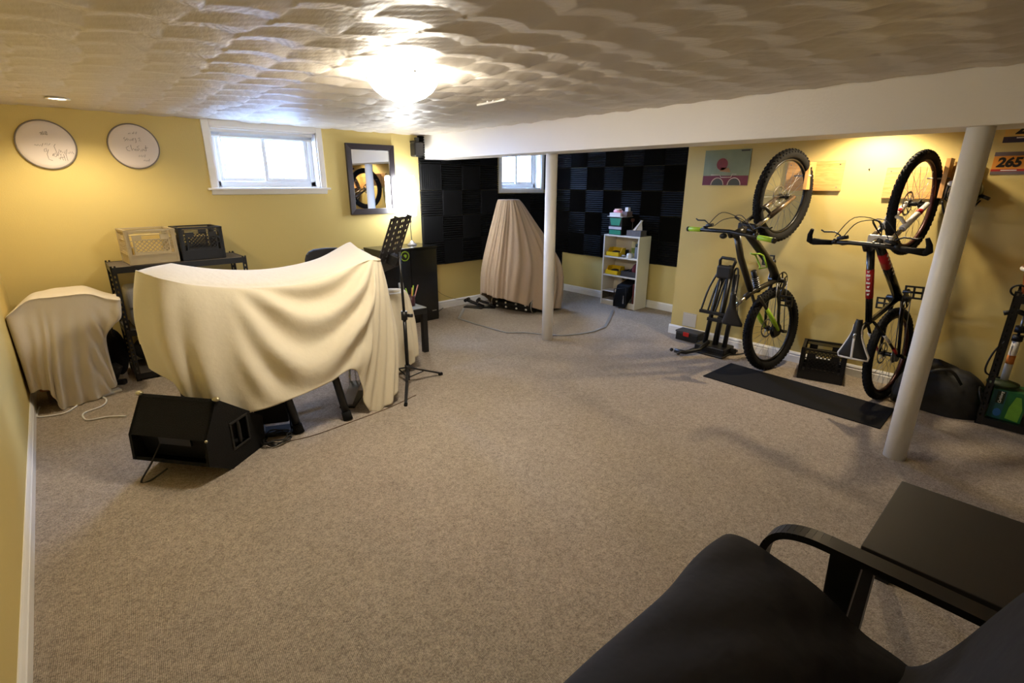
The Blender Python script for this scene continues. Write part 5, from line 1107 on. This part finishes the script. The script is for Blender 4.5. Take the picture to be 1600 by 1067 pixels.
t = thing('tool_case', 'little black tool case with a red latch by the wall corner', 'case', (4.79, 2.47, 0))
mb = MB(); mb.bb(4.72, 4.86, 2.35, 2.60, 0, .085); part(t, 'body', mb, M_BLACK, bevel=.008)
mb = MB(); mb.bb(4.715, 4.865, 2.345, 2.605, .085, .105); part(t, 'lid', mb, M_DGREY, bevel=.006)
mb = MB(); mb.bb(4.708, 4.716, 2.445, 2.51, .055, .10); part(t, 'latch', mb, M_RED, bevel=.003)
t = thing('access_panel', 'small pale access panel low on the yellow wall above the tool case', 'wall panel', (XK, 2.55, .115))
mb = MB(); mb.bb(XK-.004, XK, 2.475, 2.632, .112, .262); part(t, 'backing_frame', mb, mat('panel_frame', (190, 184, 170), .6))
mb = MB(); mb.bb(XK-.010, XK-.003, 2.475, 2.622, .115, .250); part(t, 'cover', mb, mat('panel_cream', (200, 194, 180), .6), bevel=.002)

mb = MB(); c = [px(1098, 588, Z=0), px(1375, 671, Z=0), px(1398, 640, Z=0), px(1142, 568, Z=0)]
mb.prism([(q.x, q.y, 0) for q in c], (0, 0, .008)); solo('rubber_mat', 'long thin black rubber mat on the carpet in front of the bikes', 'mat', mb, M_RUBBER, bevel=.003)
crate('milk_crate', 'black milk crate on the carpet between the two bikes', (4.685, 1.19, 0), PI/2+.25, .33, .33, .27, M_BCR)

t = thing('duffel_bag', 'slumped black duffel bag on the floor behind the white post', 'bag', (4.66, .40, 0))
rng = np.random.RandomState(5); th = np.linspace(0, 2*PI, 40, endpoint=False); rows = []
for k in range(18):
    v = k/17; z = .30*(v**.8); sc = (1-.55*v**3) if v < .97 else .25
    r = [(4.665+(.20*sc*abs(math.cos(a))**.7*math.copysign(1, math.cos(a)))+.012*math.sin(5*a+8*v), .40+(.26*sc*abs(math.sin(a))**.7*math.copysign(1, math.sin(a)))+.012*math.sin(4*a+6*v), z+.02*math.sin(3*a)*v+.025*v*math.sin(a+1)) for a in th]; rows.append(r)
A = np.array(rows).transpose(1, 0, 2); mb = MB(); mb.grid(A, wrap=True); n = 40
mb.add([tuple(q) for q in A[:, -1]]+[tuple(A[:, -1].mean(0))], [(i, (i+1) % n, n) for i in range(n)], True)
part(t, 'body', mb, mat('black_duffel_nylon', (27, 26, 26), .7, var=.25, bump=.6, bscale=16))
mb = MB(); mb.tube(cat_rom([(4.50, .52, .22), (4.46, .45, .31), (4.49, .35, .33), (4.52, .28, .24)], 20), .012, 8, flat=((0, 0, 1), .35)); part(t, 'strap', mb, M_BLACK)
mb = MB(); mb.torus((4.52, .165, .20), .055, .007, 24, 8, Matrix.Rotation(1.2, 3, 'X')); part(t, 'strap_loop', mb, M_BLACK)

# ------------------------------------------------------------------ slotted rack at the right with its load
steel_rack('black slotted steel rack with an orange bucket on its top shelf', 4.50, 4.87, -.62, .16, (.05, .90), .93, 'x', M_BLACKM)
t = thing('track_pump', 'white bicycle track pump with a black handle standing on the rack', 'pump', (4.60, .09, .05))
b = Vector((4.62, .085, .05))
mb = MB(); mb.lathe([(0, 0), (.085, 0), (.085, .012), (.03, .03), (0, .03)], b+Vector((0, 0, .232)), 24); part(t, 'base', mb, mat('green_black_base', (58, 74, 44), .5))
mb = MB(); mb.cyl(b+Vector((0, 0, .26)), b+Vector((0, 0, .56)), .021, n=18); part(t, 'barrel', mb, M_WHITE)
mb = MB(); mb.cyl(b+Vector((0, 0, .38)), b+Vector((0, 0, .44)), .0215, n=18); part(t, 'orange_label', mb, mat('orange_label', (220, 130, 50), .5))
for z in (.54, .60):
    mb = MB(); mb.cyl(b+Vector((0, 0, z)), b+Vector((0, 0, z+.04)), .028, n=18); part(t, 'collar', mb, M_BLACK)
mb = MB(); mb.cyl(b+Vector((0, 0, .58)), b+Vector((0, 0, .72)), .008, n=10); part(t, 'rod', mb, M_STEEL)
mb = MB(); mb.tube(cat_rom([tuple(b+Vector((-.02, .10, .715))), tuple(b+Vector((-.01, .04, .735))), tuple(b+Vector((0, 0, .725))), tuple(b+Vector((.01, -.04, .735))), tuple(b+Vector((.02, -.10, .715)))], 16), .016, 10); part(t, 'handle', mb, M_BLACK)
mb = MB(); mb.tube(cat_rom([tuple(b+Vector((0, .02, .27))), tuple(b+Vector((-.03, .10, .30))), tuple(b+Vector((-.03, .09, .44))), tuple(b+Vector((-.02, .04, .55)))], 24), .006, 8); part(t, 'hose', mb, M_BLACK)
# green beer carton the pump stands on
t = thing('beer_carton', 'green printed beer carton on the lowest shelf of the rack', 'carton', (4.62, .05, .05))
M_CART = mat('green_carton', (24, 92, 46), .4, var=.4, vscale=18)
mb = MB(); mb.bb(4.545, 4.72, -.055, .118, .052, .262); part(t, 'box', mb, M_CART, bevel=.002)
mb = MB(); mb.bb(4.5435, 4.546, .045, .115, .055, .258); part(t, 'blue_panel', mb, mat('carton_blue_green', (28, 86, 92), .4, var=.3, vscale=20))
mb = MB(); mb.bb(4.5425, 4.545, .052, .092, .165, .252); part(t, 'brand_panel', mb, mat('carton_black_green', (12, 34, 20), .4))
Mt = frame((4.542, .072, .208), (0, 0, 1), (0, 1, 0), (-1, 0, 0))
part(t, 'lettering', text_mesh('Carlsberg', .021, Mt, .0004, .0003, .2), M_WHITE)
mb = MB(); mb.prism([(4.5435, .025, .07), (4.5435, -.04, .06), (4.5435, -.045, .15), (4.5435, -.025, .23), (4.5435, .0, .23), (4.5435, .02, .15)], (.002, 0, 0)); part(t, 'bottle_print', mb, mat('carton_lime', (110, 165, 50), .4, var=.3, vscale=30))
mb = MB(); mb.ell((4.5440, .07, .10), (.0015, .022, .03), 12, 8); part(t, 'blue_print', mb, mat('carton_blue', (40, 96, 170), .4))
t = thing('orange_bucket', 'orange plastic bucket with a white rim on the top shelf of the rack', 'bucket', (4.68, .0, .90))
mb = MB(); mb.lathe([(0, .002), (.115, .002), (.135, .15), (.142, .15), (.138, .165), (.143, .27), (.150, .27), (.150, .29), (.14, .29), (.13, .27), (.11, .01), (0, .01)], (4.68, .02, .90), 32); part(t, 'pail', mb, mat('orange_plastic', (228, 96, 30), .45, var=.06))
mb = MB(); mb.torus((4.68, .02, 1.06), .150, .008, 36, 8, rz=.012); part(t, 'white_ring', mb, M_WHITE)
for k in range(3):
    mb = MB(); mb.torus((4.68, .02, 1.09+.035*k), .141, .005, 36, 6); part(t, 'rib', mb, mat('orange_rib', (228, 96, 30), .45))
t = thing('ski_goggles', 'black goggles with a looped strap on the edge of the top shelf', 'goggles', (4.53, .12, .905))
mb = MB(); mb.ell((4.545, .06, .94), (.035, .06, .032), 16, 10); part(t, 'lens_frame', mb, M_BLACK)
mb = MB(); mb.torus((4.545, .145, .93), .038, .006, 24, 8, Matrix.Rotation(1.3, 3, 'Y')); part(t, 'strap', mb, M_BLACK)
t = thing('storage_box', 'dark storage box at the back of the lowest rack shelf', 'box', (4.66, -.25, .05))
mb = MB(); mb.bb(4.55, 4.82, -.45, -.08, .052, .28); part(t, 'body', mb, M_DGREY, bevel=.01)
mb = MB(); mb.bb(4.545, 4.825, -.455, -.075, .28, .30); part(t, 'lid', mb, M_BLACK, bevel=.006)

# ------------------------------------------------------------------ race plates and helmet on the wall
def plate(label, y0, y1, z0, z1, num, top, body, strip, foot):
    t = thing('race_plate', label, 'number plate', (XK, (y0+y1)/2, z0), group='race number plates'); h = z1-z0
    mb = MB(); mb.bb(XK-.004, XK, y0, y1, z0, z1); part(t, 'plate', mb, body, bevel=.001)
    for nm, a, b, m in (('top_band', .82, 1, top), ('red_strip', .14, .24, strip), ('bottom_band', 0, .14, foot)):
        mb = MB(); mb.bb(XK-.0048, XK-.0035, y0, y1, z0+h*a, z0+h*b); part(t, nm, mb, m)
    Mt = frame((XK-.0045, (y0+y1)/2+.012, z0+h*.52), (0, -1, 0), (0, 0, 1), (-1, 0, 0))
    part(t, 'number', text_mesh(num, h*.56, Mt, .0006, .004, .12), mat('number_black', (18, 16, 18), .5))
    mb = MB(); mb.bb(XK-.0052, XK-.0047, (y0+y1)/2-.035, (y0+y1)/2+.045, z0+h*.165, z0+h*.205); part(t, 'white_print', mb, M_WHITE)
M_PB = mat('plate_orange', (226, 150, 62), .45, var=.25, vscale=5); M_PG = mat('plate_grey', (112, 98, 98), .5, var=.2, vscale=20); M_PR = mat('plate_red', (176, 46, 40), .5); M_PP = mat('plate_navy', (44, 38, 66), .5, var=.2)
plate('orange race number plate reading 265', .285, .475, 1.650, 1.795, '265', M_PG, M_PB, M_PR, M_PG)
plate('race number plate with a navy lower band above the 265 plate', .235, .455, 1.853, 2.01, '20', M_PP, mat('plate_amber', (214, 176, 96), .5), M_PP, M_PP)
t = thing('bike_helmet', 'black and white bike helmet hung on the wall behind the post', 'helmet', (4.76, .60, 1.44))
c = Vector((4.76, .570, 1.53)); mb = MB(); mb.ell(c, (.115, .105, .10), 28, 14); part(t, 'shell', mb, mat('gloss_black_helmet', (16, 16, 18), .2))
for k in range(5):
    a = -.9+.45*k; mb = MB(); mb.tube([c+Vector((-.115*math.cos(a)*math.cos(b), .107*math.sin(a)*1.0, .102*math.sin(b))) for b in np.linspace(-.5, .7, 9)], .007, 6, flat=((0, 1, 0), .5)); part(t, 'vent', mb, M_DGREY if k % 2 else M_BLACK)
mb = MB(); mb.ell(c+Vector((-.075, .055, .06)), (.03, .035, .02), 12, 8); mb.ell(c+Vector((-.10, -.03, .035)), (.012, .03, .02), 12, 8); part(t, 'white_patch', mb, M_WHITE)
mb = MB(); mb.tube(cat_rom([tuple(c+Vector((-.03, .10, -.06))), tuple(c+Vector((-.02, .06, -.16))), tuple(c+Vector((-.02, -.02, -.17))), tuple(c+Vector((0, -.10, -.05)))], 20), .006, 6); part(t, 'strap', mb, M_BLACK)
mb = MB(); mb.tube([c+Vector((-.02, -.10, -.02)), c+Vector((-.03, -.145, -.04))], .012, 8); part(t, 'buckle', mb, M_BLACK)
mb = MB(); mb.ell((XK-.006, 1.19, 1.70), (.004, .006, .006), 8, 6); solo('wall_plug', 'tiny dark screw plug in the yellow wall near the pine board', 'screw', mb, M_DGREY)

# ------------------------------------------------------------------ foreground armchair and side table
AX0, AX1 = .58, 1.46
t = thing('armchair', 'black bentwood armchair with charcoal cushion in the foreground', 'armchair', ((AX0+AX1)/2, .1, 0))
M_CUSH = mat('charcoal_cushion', (25, 21, 20), .9, var=.15, bump=.5, bscale=14); M_BENT = mat('black_bentwood', (17, 15, 14), .42, var=.1)
sp = [(.535, .415), (.515, .44), (.45, .445), (.34, .43), (.22, .385), (.10, .33), (.0, .30)]   # y, z through the seat
rows = []
for k in range(30):
    u = k/29; x = AX0+(AX1-AX0)*u; rows.append([(x, y+.008*math.sin(9*u), z+.010*math.sin(PI*u)) for y, z in cat_rom(sp, 30)])
A = np.array(rows); back = np.clip((.34-A[..., 1])/.3, 0, 1); ridge = np.sin(A[..., 0]*38+A[..., 1]*22)*np.sin(A[..., 0]*13-A[..., 1]*9)
A[..., 2] += .009*ridge*back+.004*np.sin(A[..., 0]*17+A[..., 1]*31)
mb = MB(); mb.grid(A); part(t, 'seat_cushion', mb, M_CUSH, solid=.07, bevel=.016, seg=3)
bp = [(.05, .30), (-.01, .345), (-.06, .46), (-.13, .66), (-.22, .88), (-.30, 1.05)]; rows = []
for k in range(30):
    u = k/29; x = AX0+(AX1-AX0)*u; rows.append([(x, y+.006*math.sin(8*u+q*.3), z) for q, (y, z) in enumerate(cat_rom(bp, 26))])
mb = MB(); mb.grid(np.array(rows)); part(t, 'back_cushion', mb, M_CUSH, solid=.07, bevel=.016, seg=3)
for x in (AX1+.065, AX0-.065):
    path = cat_rom([(x, .38, .02), (x, .425, .20), (x, .445, .40), (x, .42, .505), (x, .34, .55), (x, .2, .555), (x, -.1, .55), (x, -.45, .54)], 44); mb = MB(); w_ = .03
    for i in range(len(path)-1):
        a, b = Vector(path[i]), Vector(path[i+1]); d = (b-a).normalized(); n_ = d.cross(Vector((1, 0, 0))).normalized()*.011
        mb.add([a-n_+Vector((-w_, 0, 0)), a-n_+Vector((w_, 0, 0)), a+n_+Vector((w_, 0, 0)), a+n_+Vector((-w_, 0, 0)), b-n_+Vector((-w_, 0, 0)), b-n_+Vector((w_, 0, 0)), b+n_+Vector((w_, 0, 0)), b+n_+Vector((-w_, 0, 0))], [(0,1,5,4),(1,2,6,5),(2,3,7,6),(3,0,4,7)]+([(0,3,2,1)] if i == 0 else [])+([(4,5,6,7)] if i == len(path)-2 else []), False)
    part(t, 'armrest', mb, M_BENT)
    mb = MB(); mb.prism([(x-.022, .265, .55), (x-.022, .185, .55), (x-.022, .20, .10), (x-.022, .25, .10)], (.044, 0, 0)); part(t, 'arm_post', mb, M_BENT, bevel=.004)
    mb = MB(); mb.bar((x, .42, .012), (x, -.55, .012), .06, .024); part(t, 'floor_runner', mb, M_BENT, bevel=.004)
    mb = MB(); mb.bar((x-.0, .43, .36), (x, -.1, .22), .03, .05); part(t, 'seat_rail', mb, M_BENT, bevel=.004)
for y, z in ((.40, .33), (-.05, .225)):
    mb = MB(); mb.bar((AX0-.06, y, z), (AX1+.06, y, z), .05, .03); part(t, 'cross_rail', mb, M_BENT, bevel=.004)
TX0, TX1, TY0, TY1 = 1.755, 2.315, -.325, .232
t = thing('side_table', 'square black side table with scuffed top beside the armchair', 'table', (2.035, -.05, 0))
m = mat('scuffed_black_top', (27, 23, 21), .5, var=.3, vscale=7, stretch=(1, 9, 1)); 
mb = MB(); mb.bb(TX0, TX1, TY0, TY1, .40, .45); part(t, 'table_top', mb, m, bevel=.003)
for x in (TX0, TX1-.05):
    for y in (TY0, TY1-.05):
        mb = MB(); mb.bb(x, x+.05, y, y+.05, 0, .40); part(t, 'leg', mb, M_BENT, bevel=.002)
